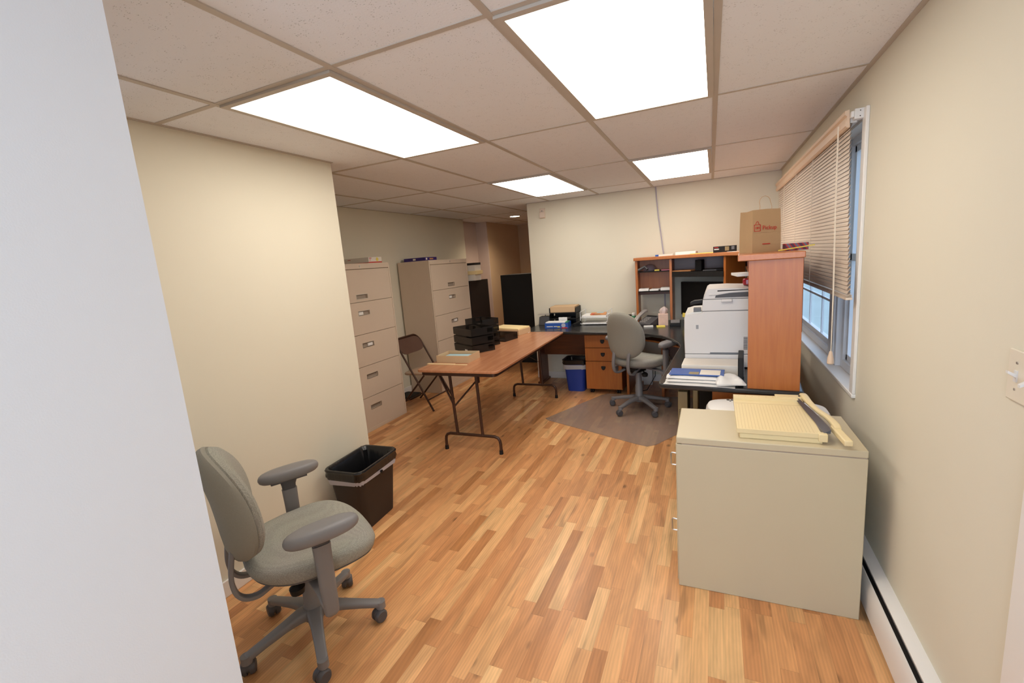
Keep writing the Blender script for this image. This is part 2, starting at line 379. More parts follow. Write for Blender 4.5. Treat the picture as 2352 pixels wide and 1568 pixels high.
# ------------------------------------------------------------------ mesh helper
def smooth_path(pts, vals, n=4):
    P = [Vector(p) for p in pts]; out = []; vo = [[] for _ in vals]
    for i in range(len(P)-1):
        a, b, c, d = P[max(i-1, 0)], P[i], P[i+1], P[min(i+2, len(P)-1)]
        for k in range(n):
            t = k/n; t2, t3 = t*t, t*t*t
            out.append(0.5*((2*b) + (c-a)*t + (2*a-5*b+4*c-d)*t2 + (3*b-a-3*c+d)*t3))
            for j, v in enumerate(vals): vo[j].append(v[i] + (v[i+1]-v[i])*t)
    out.append(P[-1])
    for j, v in enumerate(vals): vo[j].append(v[-1])
    return out, vo
class MB:
    def __init__(s): s.bm = bmesh.new(); s.mi = 0
    def _fin(s, faces, smooth=False):
        for f in faces: f.material_index = s.mi; f.smooth = smooth
    def quad(s, pts, smooth=False):
        vs = [s.bm.verts.new(p) for p in pts]; s._fin([s.bm.faces.new(vs)], smooth); return s
    def box(s, x0, x1, y0, y1, z0, z1, rot=None, piv=None):
        co = [(x0,y0,z0),(x1,y0,z0),(x1,y1,z0),(x0,y1,z0),(x0,y0,z1),(x1,y0,z1),(x1,y1,z1),(x0,y1,z1)]
        if rot is not None:
            p = Vector(piv if piv else ((x0+x1)/2,(y0+y1)/2,(z0+z1)/2))
            co = [p + rot @ (Vector(c) - p) for c in co]
        v = [s.bm.verts.new(c) for c in co]
        s._fin([s.bm.faces.new([v[i] for i in f]) for f in ((0,3,2,1),(4,5,6,7),(0,1,5,4),(1,2,6,5),(2,3,7,6),(3,0,4,7))])
        return s
    def prism(s, poly, a, b, axis='z', smooth=False):
        """extrude a 2-D polygon (counter-clockwise) from a to b along an axis"""
        def P(u, v, w): return {'z': (u, v, w), 'y': (u, w, v), 'x': (w, u, v)}[axis]
        n = len(poly)
        lo = [s.bm.verts.new(P(u, v, a)) for u, v in poly]; hi = [s.bm.verts.new(P(u, v, b)) for u, v in poly]
        fs = [s.bm.faces.new(lo[::-1]), s.bm.faces.new(hi)]
        side = [s.bm.faces.new((lo[i], lo[(i+1) % n], hi[(i+1) % n], hi[i])) for i in range(n)]
        s._fin(fs); s._fin(side, smooth)
        return s
    def rings(s, rs, cap0=True, cap1=True, smooth=True, closed=True):
        """loft a list of rings (each a list of points)"""
        V = [[s.bm.verts.new(p) for p in r] for r in rs]; n = len(rs[0]); fs = []
        for a, b in zip(V[:-1], V[1:]):
            for i in range(n if closed else n - 1):
                fs.append(s.bm.faces.new((a[i], a[(i+1) % n], b[(i+1) % n], b[i])))
        s._fin(fs, smooth)
        caps = []
        if cap0: caps.append(s.bm.faces.new(V[0][::-1]))
        if cap1: caps.append(s.bm.faces.new(V[-1]))
        s._fin(caps, smooth and False)
        return s
    def tube(s, pts, r, seg=12, cap=True):
        pts = [Vector(p) for p in pts]; rs = []
        prev = None
        rad = r if isinstance(r, (list, tuple)) else [r] * len(pts)
        for i, p in enumerate(pts):
            d = (pts[min(i+1, len(pts)-1)] - pts[max(i-1, 0)]).normalized()
            if prev is None:
                a = Vector((0, 0, 1)) if abs(d.z) < 0.9 else Vector((1, 0, 0))
                u = d.cross(a).normalized()
            else:
                u = (prev - d * prev.dot(d)).normalized()
            prev = u; w = d.cross(u)
            rs.append([p + (u * math.cos(2*PI*k/seg) + w * math.sin(2*PI*k/seg)) * rad[i] for k in range(seg)])
        return s.rings(rs, cap, cap)
    def flat_tube(s, pts, w, t, side):
        """strip of rectangular section, 'side' = width direction"""
        w = w if isinstance(w, (list, tuple)) else [w]*len(pts); t = t if isinstance(t, (list, tuple)) else [t]*len(pts)
        pts, (w, t) = smooth_path(pts, [w, t])
        sd = Vector(side).normalized(); rs = []
        for i, p in enumerate(pts):
            d = (pts[min(i+1, len(pts)-1)] - pts[max(i-1, 0)]).normalized(); n = d.cross(sd).normalized()
            ww = w[i] if isinstance(w, (list, tuple)) else w
            tt = t[i] if isinstance(t, (list, tuple)) else t
            ring = []
            for k in range(16):
                a = 2*PI*k/16; ca, sa = math.cos(a), math.sin(a)
                e = 0.5
                ring.append(p + sd * (ww/2*math.copysign(abs(ca)**e, ca)) + n * (tt/2*math.copysign(abs(sa)**e, sa)))
            rs.append(ring)
        return s.rings(rs)
    def cyl(s, c, r, z0, z1, seg=24, r2=None):
        r2 = r if r2 is None else r2
        return s.rings([[(c[0]+r*math.cos(2*PI*k/seg), c[1]+r*math.sin(2*PI*k/seg), z0) for k in range(seg)],
                        [(c[0]+r2*math.cos(2*PI*k/seg), c[1]+r2*math.sin(2*PI*k/seg), z1) for k in range(seg)]])
    def lathe(s, c, prof, seg=24):
        return s.rings([[(c[0]+r*math.cos(2*PI*k/seg), c[1]+r*math.sin(2*PI*k/seg), c[2]+z) for k in range(seg)] for r, z in prof])
    def pillow(s, outline, prof, warp):
        """outline: unit 2-D loop; prof: (scale, height) rings from underside to top"""
        rs = []
        for sc, h in prof: rs.append([warp(u*sc, v*sc, h) for u, v in outline])
        return s.rings(rs)
    def build(s, name, mats, parent=None, bevel=0.0, seg=2, angle=35, loc=None):
        me = bpy.data.meshes.new(name)
        bmesh.ops.recalc_face_normals(s.bm, faces=s.bm.faces)
        s.bm.to_mesh(me); s.bm.free()
        for m in (mats if isinstance(mats, (list, tuple)) else [mats]): me.materials.append(m)
        o = bpy.data.objects.new(name, me); COL.objects.link(o)
        if parent is not None: o.parent = parent
        if loc: o.location = loc
        if bevel > 0:
            b = o.modifiers.new('bevel', 'BEVEL'); b.width = bevel; b.segments = seg; b.limit_method = 'ANGLE'; b.angle_limit = R_(40)
            b.harden_normals = False
            for p in me.polygons: p.use_smooth = True
            me.set_sharp_from_angle(angle=R_(50))
        else:
            me.set_sharp_from_angle(angle=R_(angle))
        return o

def tag(o, label, cat, group=None):
    o['label'] = label; o['category'] = cat
    if group: o['group'] = group
    return o
def struct(o, label=None):
    o['kind'] = 'structure'
    if label: o['label'] = label
    return o
def thing(name, loc, rz, label, cat, group=None):
    o = bpy.data.objects.new(name, None); COL.objects.link(o)
    o.empty_display_size = 0.1
    o.location = loc; o.rotation_euler = (0, 0, R_(rz))
    return tag(o, label, cat, group)
def dup(root, loc=None, rz=None, label=None, rename=None):
    r = root.copy(); COL.objects.link(r)
    if loc is not None: r.location = loc
    if rz is not None: r.rotation_euler = (0, 0, R_(rz))
    if label: r['label'] = label
    for ch in list(root.children):
        c = ch.copy(); COL.objects.link(c); c.parent = r
        for g in list(ch.children):
            d = g.copy(); COL.objects.link(d); d.parent = c
    return r
def text_part(body, size, loc, rot, m, parent, name='printed_word', extrude=0.0004):
    cu = bpy.data.curves.new('lettering', 'FONT'); cu.body = body; cu.size = size; cu.extrude = extrude; cu.resolution_u = 2
    t = bpy.data.objects.new('lettering_tmp', cu); COL.objects.link(t)
    dg = bpy.context.evaluated_depsgraph_get(); dg.update()
    me = bpy.data.meshes.new_from_object(t.evaluated_get(dg))
    bpy.data.objects.remove(t); me.materials.clear(); me.materials.append(m)
    o = bpy.data.objects.new(name, me); COL.objects.link(o)
    o.parent = parent; o.location = loc; o.rotation_euler = rot
    return o
def superellipse(a, b, e=3.0, n=48):
    out = []
    for k in range(n):
        t = 2*PI*k/n; c, s_ = math.cos(t), math.sin(t)
        out.append((a*math.copysign(abs(c)**(2/e), c), b*math.copysign(abs(s_)**(2/e), s_)))
    return out
def rrect(x0, x1, y0, y1, r, n=5):
    pts = []
    for cx, cy, a0 in ((x1-r, y0+r, -90), (x1-r, y1-r, 0), (x0+r, y1-r, 90), (x0+r, y0+r, 180)):
        for k in range(n+1):
            a = R_(a0 + 90*k/n); pts.append((cx+r*math.cos(a), cy+r*math.sin(a)))
    return pts

# ------------------------------------------------------------------ room shell
def skew(y): return -0.0084 * y
struct(MB().box(-2.2, 2.62, -3.6, 7.4, -0.06, 0).build('floor', M['floor']))
struct(MB().box(-2.2, 2.62, -3.6, 7.4, H, H+0.05).build('ceiling', M['tile']))
# right wall with the long window opening
WY0, WY1, WZ0, WZ1 = 1.30, 3.96, 0.775, 2.045
wr = MB()
wr.box(XR, XR+0.16, -3.6, WY0, 0, H); wr.box(XR, XR+0.16, WY1, YB+0.1, 0, H)
wr.box(XR, XR+0.16, WY0, WY1, 0, WZ0-0.02); wr.box(XR, XR+0.16, WY0, WY1, WZ1, H)
struct(wr.build('wall_right', M['wall']))
struct(MB().box(-0.335, XR+0.16, YB, YB+0.11, 0, H).build('wall_back', M['wall']))
struct(MB().box(-2.2, XL, -0.30, 1.01, 0, H).build('wall_left', M['wall']))
struct(MB().box(-2.2, 0.80, -3.6, -0.77, 0, H).build('wall_near', M['wall_pale']))
fl = MB(); fl.box(-2.2, -1.745, 1.01, 5.03, 0, H)
struct(fl.build('wall_far_left', M['wall']))
struct(MB().box(-2.2, -1.90, 5.03, 5.74, 0, H).build('wall_recess', M['wall_rose']))
al = MB(); al.mi = 0; al.box(-2.2, -1.70, 5.76, 7.4, 0, H)
struct(al.build('wall_alcove', M['wall_tan']))
struct(MB().box(-1.90, -1.70, 5.735, 5.759, 0, H).build('trim_1', M['wall_rose']))
struct(MB().box(-1.70, 0.9, 7.1, 7.4, 0, H).build('wall_alcove_back', M['wall_tan']))
struct(MB().box(0.9, 1.0, YB+0.11, 7.4, 0, H).build('wall_alcove_right', M['wall_tan']))
# rear wall behind the photographer, with a window added to let the fill in
rw = MB()
rw.box(0.8, 1.0, -3.7, -3.6, 0, H); rw.box(2.38, 2.6, -3.7, -3.6, 0, H)
rw.box(1.0, 2.38, -3.7, -3.6, 0, 0.8); rw.box(1.0, 2.38, -3.7, -3.6, 2.1, H)
struct(rw.build('wall_rear', M['wall']))
w3 = MB()
for a in (1.0, 1.66, 2.33): w3.box(a, a+0.05, -3.68, -3.62, 0.8, 2.1)
for z in (0.8, 1.42, 2.05): w3.box(1.0, 2.38, -3.675, -3.625, z, z+0.05)
struct(w3.build('added_window', M['vinyl_win']))  # unseen window frame, made up for the fill lamp outside

# baseboards
def bb(name, x0, x1, y0, y1):
    b = MB(); b.box(x0, x1, y0, y1, 0, 0.085)
    return struct(b.build(name, M['trim'], bevel=0.004))
bb('baseboard_left', XL, XL+0.013, -0.30, 1.01)
bb('baseboard_left_end', -1.745, XL, 1.01, 1.023)
bb('baseboard_back', -0.335, XR, YB-0.013, YB)
bb('baseboard_far_left', -1.745, -1.732, 1.023, 5.03)
bb('baseboard_alcove', -1.70, -1.687, 5.76, 7.1)
bb('baseboard_near', 0.80, 0.813, -3.6, -0.77)

# ceiling grid: main runners and cross tees
g = MB()
rot = Matrix.Rotation(0.0084, 3, 'Z')
for k in range(-3, 5):
    if k == 4: continue
    g.box(G*k-0.012, G*k+0.012, -3.6, 7.1, H-0.004, H, rot=rot, piv=(G*k, 0, H))
for v in range(-3, 6):
    y = 1.2192*v
    x0 = -1.75
    g.box(x0, XR if y < YB else 0.9, y-0.011, y+0.011, H-0.003, H)
struct(g.build('trim_2', M['grid']), 'grey metal ceiling grid between the tiles')
e = MB()
e.box(XR-0.02, XR, -3.6, YB, H-0.004, H); e.box(-0.335, XR, YB-0.02, YB, H-0.004, H)
e.box(XL, XL+0.02, -0.3, 1.01, H-0.004, H); e.box(-1.745, -1.725, 1.0, 5.0, H-0.004, H)
struct(e.build('trim_3', M['grid']), 'wall angle around the ceiling edge')
# door casing at the right edge of the view
dc = MB(); dc.box(XR-0.018, XR, -0.165, -0.085, 0, 2.05); dc.box(XR-0.018, XR, -1.05, -0.97, 0, 2.05); dc.box(XR-0.018, XR, -1.05, -0.085, 2.05, 2.13)
struct(dc.build('trim_4', M['trim'], bevel=0.004), 'white door casing')
dr = MB(); dr.box(XR-0.008, XR, -0.97, -0.165, 0.005, 2.05)
for z0, z1 in ((0.15, 0.9), (1.05, 1.9)):
    for y0, y1 in ((-0.9, -0.6), (-0.53, -0.23)): dr.box(XR-0.016, XR-0.008, y0, y1, z0, z1)
struct(dr.build('door_1', M['trim'], bevel=0.003))

# ceiling lights
def ceiling_light(k, v, label, dm='diffuser'):
    cx, cy = G*(k+0.5) + skew(1.2192*(v+0.5)), 1.2192*(v+0.5)
    t = thing('ceiling_light', (cx, cy, H), 0, label, 'ceiling light', 'square-edged troffer lights in the ceiling grid')
    hx, hy, w = G/2-0.012, 0.6096-0.012, 0.026
    f = MB()
    f.box(-hx, hx, -hy, -hy+w, -0.012, -0.002); f.box(-hx, hx, hy-w, hy, -0.012, -0.002)
    f.box(-hx, -hx+w, -hy+w, hy-w, -0.012, -0.002); f.box(hx-w, hx, -hy+w, hy-w, -0.012, -0.002)
    f.build('frame', M['grid'], t)
    d = MB(); d.prism(rrect(-hx+w-0.002, hx-w+0.002, -hy+w-0.002, hy-w+0.002, 0.012, 3), -0.010, -0.003)
    d.build('diffuser', M[dm], t)
    return t
ceiling_light(0, 0, 'lit rectangular ceiling panel nearest the left wall above the bin')
ceiling_light(2, 0, 'largest lit ceiling panel, cut off by the top of the view')
ceiling_light(2, 2, 'lit ceiling panel in front of the back wall above the corner desk', 'diffuser_far')
ceiling_light(0, 2, 'smallest lit ceiling panel, above the far end of the folding table', 'diffuser_far')
# unseen cool panel added behind the photographer to fill the near end
ceiling_light(2, -2, 'cool fill panel added in the passage ceiling behind the viewpoint', 'diffuser_fill')

dl = thing('downlight', (-1.02, 5.385, H), 0, 'small round lit downlight in the alcove ceiling', 'ceiling light')
r = MB(); r.lathe((0, 0, 0), [(0.075, -0.001), (0.10, -0.001), (0.10, -0.006), (0.078, -0.008), (0.072, -0.004)]); r.build('trim_ring', M['trim'], dl)
r = MB(); r.cyl((0, 0), 0.073, -0.0055, -0.002); r.build('lens', M['lampwhite'], dl)
pl = bpy.data.lights.new('downlight_bulb', 'SPOT'); pl.energy = DOWN_POWER*3; pl.color = (1.0, 0.78, 0.56); pl.spot_size = R_(150); pl.spot_blend = 0.8; pl.shadow_soft_size = 0.07
po = bpy.data.objects.new('downlight_bulb', pl); COL.objects.link(po); po.location = (-1.02, 5.385, H-0.03)

# ------------------------------------------------------------------ window, sill, blind
def window(name, y0, y1, muntins):
    t = bpy.data.objects.new(name, None); COL.objects.link(t); t['kind'] = 'structure'
    t.location = (2.50, 0, 0)
    f = MB()
    f.box(-0.01, 0.05, y0, y0+0.05, WZ0, WZ1); f.box(-0.01, 0.05, y1-0.05, y1, WZ0, WZ1)
    f.box(-0.01, 0.05, y0+0.05, y1-0.05, WZ0, WZ0+0.05); f.box(-0.01, 0.05, y0+0.05, y1-0.05, WZ1-0.05, WZ1)
    f.build('window_frame', M['vinyl_win'], t, bevel=0.003)
    s = MB(); zm = (WZ0+WZ1)/2
    s.box(0.005, 0.035, y0+0.05, y1-0.05, zm-0.02, zm+0.02)
    for a in (y0+0.05, y1-0.08): s.box(0.005, 0.035, a, a+0.03, WZ0+0.05, WZ1-0.05)
    s.box(0.005, 0.035, y0+0.05, y1-0.05, WZ0+0.05, WZ0+0.085); s.box(0.005, 0.035, y0+0.05, y1-0.05, WZ1-0.085, WZ1-0.05)
    s.build('sash', M['vinyl_win'], t, bevel=0.002)
    if muntins:
        q = MB(); n = 4
        for k in range(1, n): y = y0+0.05+(y1-y0-0.1)*k/n; q.box(0.012, 0.024, y-0.008, y+0.008, WZ0+0.08, WZ1-0.08)
        for z in (WZ0+0.34, zm+0.3): q.box(0.012, 0.024, y0+0.08, y1-0.08, z-0.008, z+0.008)
        q.build('muntins', M['vinyl_win'], t)
    p = MB(); p.box(0.026, 0.030, y0+0.07, y1-0.07, WZ0+0.07, WZ1-0.07); p.build('window_pane', M['glass'], t)
    return t
window('window_1', 1.33, 1.84, False)
window('window_2', 2.02, 3.93, True)
mu = MB(); mu.box(2.465, 2.56, 1.84, 2.02, WZ0, WZ1); mu.box(2.455, 2.465, 1.87, 1.99, WZ0, WZ1)
struct(mu.build('trim_5', M['vinyl_win'], bevel=0.003), 'white mullion between the two windows')
jb = MB(); jb.box(XR+0.001, 2.589, WY0+0.001, WY0+0.03, WZ0, WZ1); jb.box(XR, 2.59, WY1-0.03, WY1, WZ0, WZ1); jb.box(XR, 2.59, WY0+0.03, WY1-0.03, WZ1-0.012, WZ1)
struct(jb.build('trim_6', M['trim']), 'window reveal')
sl = MB(); sl.box(2.415, 2.59, WY0-0.055, WY1+0.02, WZ0-0.02, WZ0)
struct(sl.build('trim_7', M['trim'], bevel=0.004), 'white window sill')
cs = MB(); cs.box(XR-0.014, XR, WY0-0.055, WY0, WZ0-0.0, WZ1+0.03); cs.box(XR-0.014, XR, WY0, WY1, WZ1, WZ1+0.03)
struct(cs.build('trim_8', M['trim'], bevel=0.003), 'narrow white window casing')
struct(MB().box(2.8, 40, -25, 40, -0.5, -0.4).build('floor_outside', M['grass']))

bl = thing('window_blind', (2.385, 0, 0), 0, 'cream horizontal slat blind half lowered over the right-hand windows', 'blind')
BY0, BY1 = 1.335, 3.93
n_sl = 40; z_top, z_bot = 2.015, 1.262
s = MB()
for i in range(n_sl):
    z = z_top - (z_top-z_bot)*i/(n_sl-1)
    y0 = BY0 - 0.10*max(0, (i-4)/36.0)**1.3 + random.uniform(-.004, .004)
    tilt = R_(71 - (16*max(0, i-30)/10.0))
    w = 0.0148; c, sn = math.cos(tilt)*w, math.sin(tilt)*w
    dz = -0.018*((i/40.0)**2)*0.6
    # slightly crowned slat, three strips across
    prof = [(-c, -sn), (-c*0.35-0.0012*sn/w, -sn*0.35+0.0012), (c*0.35-0.0012, sn*0.35+0.0012), (c, sn)]
    for (a, b), (a2, b2) in zip(prof[:-1], prof[1:]):
        s.quad([(a, y0, z+b+dz), (a2, y0, z+b2+dz), (a2, BY1, z+b2), (a, BY1, z+b)], True)
s.build('slats', M['blind'], bl)
hr = MB(); hr.prism([(0.02, 2.03), (0.02, 2.075), (-0.005, 2.075), (-0.005, 2.03)], BY0-0.0, BY1+0.02, 'y'); hr.build('headrail', M['white_plastic'], bl)
va = MB(); va.prism([(-0.018, 2.010), (-0.026, 2.018), (-0.026, 2.035), (-0.020, 2.041), (-0.020, 2.058), (-0.029, 2.066), (-0.029, 2.082), (-0.012, 2.086), (-0.008, 2.010)], BY0-0.012, BY1+0.05, 'y')
va.build('valance', M['blind_edge'], bl)
br = MB(); br.box(0.0, 0.044, BY0-0.05, BY0-0.012, 2.035, 2.078)
br.box(-0.012, 0.0, BY0-0.045, BY0-0.02, 2.045, 2.07)
b1 = br.build('bracket', M['white_plastic'], bl, bevel=0.002)
b2 = MB()
for dy, z in ((0.012, 2.045), (0.026, 2.045), (0.012, 2.068), (0.026, 2.068)): b2.box(0.018+dy-0.012, 0.022+dy-0.012, BY0-0.0505, BY0-0.05, z-0.002, z+0.002)
b2.build('screw_holes', M['shadowgap'], b1)
bt = MB(); bt.prism([(-0.013, 1.232), (0.013, 1.232), (0.013, 1.243), (-0.013, 1.243)], 1.235, BY1, 'y')
for i in range(4): bt.box(-0.013, 0.013, 1.24, BY1, 1.245+0.003*i, 1.2465+0.003*i)
bt.build('bottom_rail', M['blind'], bl, bevel=0.001)
for y in (1.50, 2.15, 2.80, 3.45):
    c = MB(); c.tube([(-0.016, y, 2.03), (-0.016, y-0.02, 1.24)], 0.0013, 5); c.tube([(0.014, y, 2.03), (0.014, y-0.02, 1.24)], 0.0013, 5)
    c.build('ladder_cord', M['cord'], bl)
c = MB(); c.tube([(-0.03, 1.43, 2.04), (-0.034, 1.40, 1.7), (-0.035, 1.365, 1.25), (-0.035, 1.37, 0.96)], 0.0022, 6)
c.tube([(-0.03, 1.445, 2.04), (-0.034, 1.42, 1.7), (-0.035, 1.38, 1.25), (-0.035, 1.372, 0.96)], 0.0018, 6)
pc = c.build('pull_cord', M['cord'], bl)
c = MB(); c.lathe((-0.035, 1.371, 0.895), [(0.013, 0), (0.016, 0.004), (0.014, 0.03), (0.007, 0.062), (0.004, 0.066)], 14); c.build('tassel', M['blind_edge'], pc)

# ------------------------------------------------------------------ baseboard heater on the right wall
ht = thing('baseboard_heater', (XR, 0, 0), 0, 'long white baseboard heater at the foot of the right wall', 'heater')
h = MB(); h.prism([(-0.0, 0.0), (-0.0, 0.195), (-0.022, 0.195), (-0.040, 0.183), (-0.040, 0.178), (-0.020, 0.165), (-0.015, 0.03)][::-1], -0.08, 4.1, 'y'); h.build('back_plate', M['trim'], ht)
h = MB(); h.prism([(-0.062, 0.03), (-0.062, 0.135), (-0.052, 0.158), (-0.048, 0.158), (-0.056, 0.133), (-0.056, 0.03)], -0.08, 4.1, 'y'); h.build('front_panel', M['trim'], ht)
h = MB(); h.box(-0.055, -0.018, -0.07, 4.0, 0.05, 0.12); h.build('heating_fins', M['shadowgap'], ht)
h = MB(); h.prism([(0.0, 0.0), (0.0, 0.197), (-0.024, 0.197), (-0.064, 0.160), (-0.064, 0.0)], -0.085, -0.06, 'y'); h.build('end_cap', M['trim'], ht, bevel=0.002)

# switch plate
sw = thing('light_switch', (XR, 0.0, 1.19), 0, 'ivory light switch plate with two toggles at the right edge', 'light switch')
h = MB(); h.box(-0.006, 0, -0.075, 0.042, -0.058, 0.058); h.build('plate', M['plate'], sw, bevel=0.003)
for y, up in ((0.008, 1), (-0.040, -1)):
    h = MB(); h.box(-0.008, -0.006, y-0.006, y+0.006, -0.013, 0.013); h.prism([(-0.006, -0.004), (-0.006, 0.004), (-0.022, 0.010*up+0.003), (-0.022, 0.010*up-0.003)], y-0.0045, y+0.0045, 'y'); h.build('toggle', M['white_plastic'], sw)
for y in (0.008, -0.040):
    for z in (-0.03, 0.03): MB().tube([(-0.0075, y, z), (-0.0055, y, z)], 0.003, 8).build('screw', M['nickel'], sw)

# motion sensor and hanging cable on the back wall
ms = thing('motion_sensor', (-0.13, YB, 2.035), 0, 'small ivory motion sensor high on the back wall', 'sensor')
h = MB(); h.prism([(-0.0, 0.0), (-0.036, 0.006), (-0.042, 0.02), (-0.034, 0.075), (-0.024, 0.08), (-0.020, 0.118), (0, 0.12)], -0.033, 0.033, 'x'); h.build('housing', M['alarm'], ms, bevel=0.003)
h = MB(); h.box(-0.006, 0.006, -0.031, -0.027, 0.083, 0.091); h.build('indicator', M['printer_g'], ms)
cb = MB(); cb.tube([(1.215, YB-0.010, H), (1.222, YB-0.010, 2.1), (1.238, YB-0.010, 1.9), (1.262, YB-0.010, 1.7), (1.284, YB-0.010, 1.49), (1.29, YB-0.02, 0.9)], 0.0065, 8)
tag(cb.build('wall_cable', M['lilac']), 'thin lilac-grey cable hanging from the ceiling down the back wall', 'cable')

# ------------------------------------------------------------------ filing cabinets
def filing_cabinet(y0, label):
    t = thing('filing_cabinet', (-1.27, y0+0.457, 0), 0, label, 'filing cabinet', 'tall putty-coloured five-drawer filing cabinets')
    W2 = 0.457
    b = MB(); b.box(-0.455, -0.022, -W2, W2, 0.0, 1.63)
    b.box(-0.022, 0.0, -W2, -W2+0.018, 0.0, 1.63); b.box(-0.022, 0.0, W2-0.018, W2, 0.0, 1.63)
    b.box(-0.022, 0.0, -W2+0.018, W2-0.018, 1.578, 1.63); b.box(-0.022, 0.0, -W2+0.018, W2-0.018, 0.0, 0.035)
    body = b.build('body', M['beige'], t, bevel=0.003)
    k = MB(); k.tube([(-0.001, 0.02, 1.604), (0.003, 0.02, 1.604)], 0.009, 14); k.build('lock', M['nickel'], t)
    for i in range(5):
        z1 = 1.573 - i*0.3085; z0 = z1 - 0.304
        d = MB(); y0_, y1_ = -W2+0.022, W2-0.022
        zc = z0+0.048 if i == 0 else z1-0.105
        hz0, hz1, hy0, hy1 = zc-0.019, zc+0.019, -0.075, 0.075
        # drawer face around the recessed pull
        x0, x1 = -0.02, -0.001
        d.box(x0, x1, y0_, hy0, z0, z1); d.box(x0, x1, hy1, y1_, z0, z1)
        d.box(x0, x1, hy0, hy1, z0, hz0); d.box(x0, x1, hy0, hy1, hz1, z1)
        dd = d.build('drawer', M['beige'], t)
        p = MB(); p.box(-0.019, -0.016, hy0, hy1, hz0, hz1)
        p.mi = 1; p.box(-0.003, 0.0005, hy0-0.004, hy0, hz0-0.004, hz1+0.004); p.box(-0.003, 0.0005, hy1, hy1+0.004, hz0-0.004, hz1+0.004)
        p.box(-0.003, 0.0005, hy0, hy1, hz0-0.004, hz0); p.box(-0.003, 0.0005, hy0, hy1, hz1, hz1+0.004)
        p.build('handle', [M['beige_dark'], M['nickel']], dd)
        if i in (1, 2):
            q = MB(); q.box(-0.014, -0.004, hy0+0.005 if i == 1 else 0.0, -0.01 if i == 1 else hy1-0.01, zc-0.015, zc+0.013); q.build('label_card', M['paper'], dd)
    return t
filing_cabinet(1.632, 'tall putty filing cabinet beside the left wall, with a white and red box on top')
filing_cabinet(3.273, 'tall putty filing cabinet farther back, with a purple box on top')

def carton(name, c, sx, sy, sz, rz, mats, label, cat, draw=None):
    t = thing(name, c, rz, label, cat)
    b = MB(); b.box(-sx/2, sx/2, -sy/2, sy/2, 0, sz); b.build('carton', mats, t, bevel=0.0015)
    if draw: draw(t)
    return t
def d1(t):
    b = MB(); b.box(0.1605, 0.1612, -0.10, 0.10, 0.0, 0.014); b.box(-0.16, 0.16, -0.1012, -0.1005, 0.0, 0.010); b.build('red_stripe', M['red'], t)
    b = MB(); b.prism(superellipse(0.018, 0.019, 2), 0.1605, 0.1614, 'x'); o = b.build('printed_shape', M['yellow'], t); o.location = (0, 0.03, 0.036)
    b = MB(); b.box(0.1605, 0.1612, -0.09, -0.055, 0.046, 0.052)
    for i in range(3): b.box(0.1605, 0.1612, -0.09, -0.07+0.004*i, 0.024+0.007*i, 0.026+0.007*i)
    b.build('printed_lines', M['red'], t)
    MB().box(-0.11, -0.07, -0.1012, -0.1005, 0.043, 0.048).build('printed_word', M['red'], t)
carton('supply_box', (-1.51, 2.435, 1.63), 0.32, 0.20, 0.060, 0, M['white_warm'], 'white box with a red stripe on top of the nearer filing cabinet', 'box', d1)
def d2(t):
    MB().box(-0.02, 0.02, -0.1312, -0.1305, 0.012, 0.032).build('printed_patch', M['white_warm'], t); MB().box(0.1555, 0.1562, -0.11, -0.08, 0.012, 0.034).build('printed_patch', M['white_warm'], t)
    b = MB(); b.box(0.1555, 0.1562, -0.03, 0.05, 0.014, 0.03); b.build('printed_lines', M['orange'], t)
carton('supply_box', (-1.54, 3.50, 1.63), 0.31, 0.26, 0.042, 0, M['purple'], 'flat purple box on top of the farther filing cabinet', 'box', d2)

# dark cabinet behind, with paper reams on it
dk = thing('storage_cabinet', (-1.27, 4.50, 0), 0, 'dark brown storage cabinet behind the farther filing cabinet', 'cabinet')
b = MB(); b.box(-0.45, -0.02, -0.28, 0.27, 0, 1.32); b.build('body', M['darkbrown'], dk, bevel=0.002)
MB().box(-0.018, 0.0, -0.278, 0.268, 0.03, 1.32).build('door', M['darkbrown'], dk, bevel=0.001)
def reams(z, sx, sy, h, m, label, top=None, dx=0, rz=0):
    t = thing('paper_ream', (-1.36+dx, 4.42, z), rz, label, 'paper')
    b = MB(); b.box(-sx/2, sx/2, -sy/2, sy/2, 0, h); b.build('wrapper', m, t, bevel=0.002)
    if top: b = MB(); b.box(-sx/2-0.002, sx/2+0.002, -sy/2-0.002, sy/2+0.002, h-0.03, h+0.001); b.build('lid', top, t)
reams(1.32, 0.24, 0.18, 0.085, M['white_warm'], 'white paper pack lowest in the stack on the dark brown cabinet')
reams(1.405, 0.28, 0.21, 0.05, M['paper_cream'], 'yellow manila folders in the middle of the stack on the dark brown cabinet', dx=0.01, rz=5)
reams(1.455, 0.25, 0.18, 0.11, M['white_warm'], 'white and blue paper box with a dark lid topmost on the dark brown cabinet', M['shadowgap'])
bk = thing('storage_cabinet', (-0.86, 5.20, 0), 0, 'tall black cabinet in the alcove behind the back wall corner', 'cabinet')
b = MB(); b.box(-0.30, 0.40, -0.20, 0.25, 0, 1.35); b.build('body', M['black_matt'], bk, bevel=0.003)
MB().box(-0.30, 0.40, -0.215, -0.202, 0.03, 1.35).build('door', M['black_matt'], bk, bevel=0.001)

# ------------------------------------------------------------------ folding chair
fc = thing('folding_chair', (-1.22, 2.86, 0), 0, 'brown metal folding chair between the two filing cabinets', 'chair')
W = 0.215
b = MB()
def arc(c, r, a0, a1, n, f): return [f(c[0]+r*math.cos(R_(a0+(a1-a0)*i/n)), c[1]+r*math.sin(R_(a0+(a1-a0)*i/n))) for i in range(n+1)]
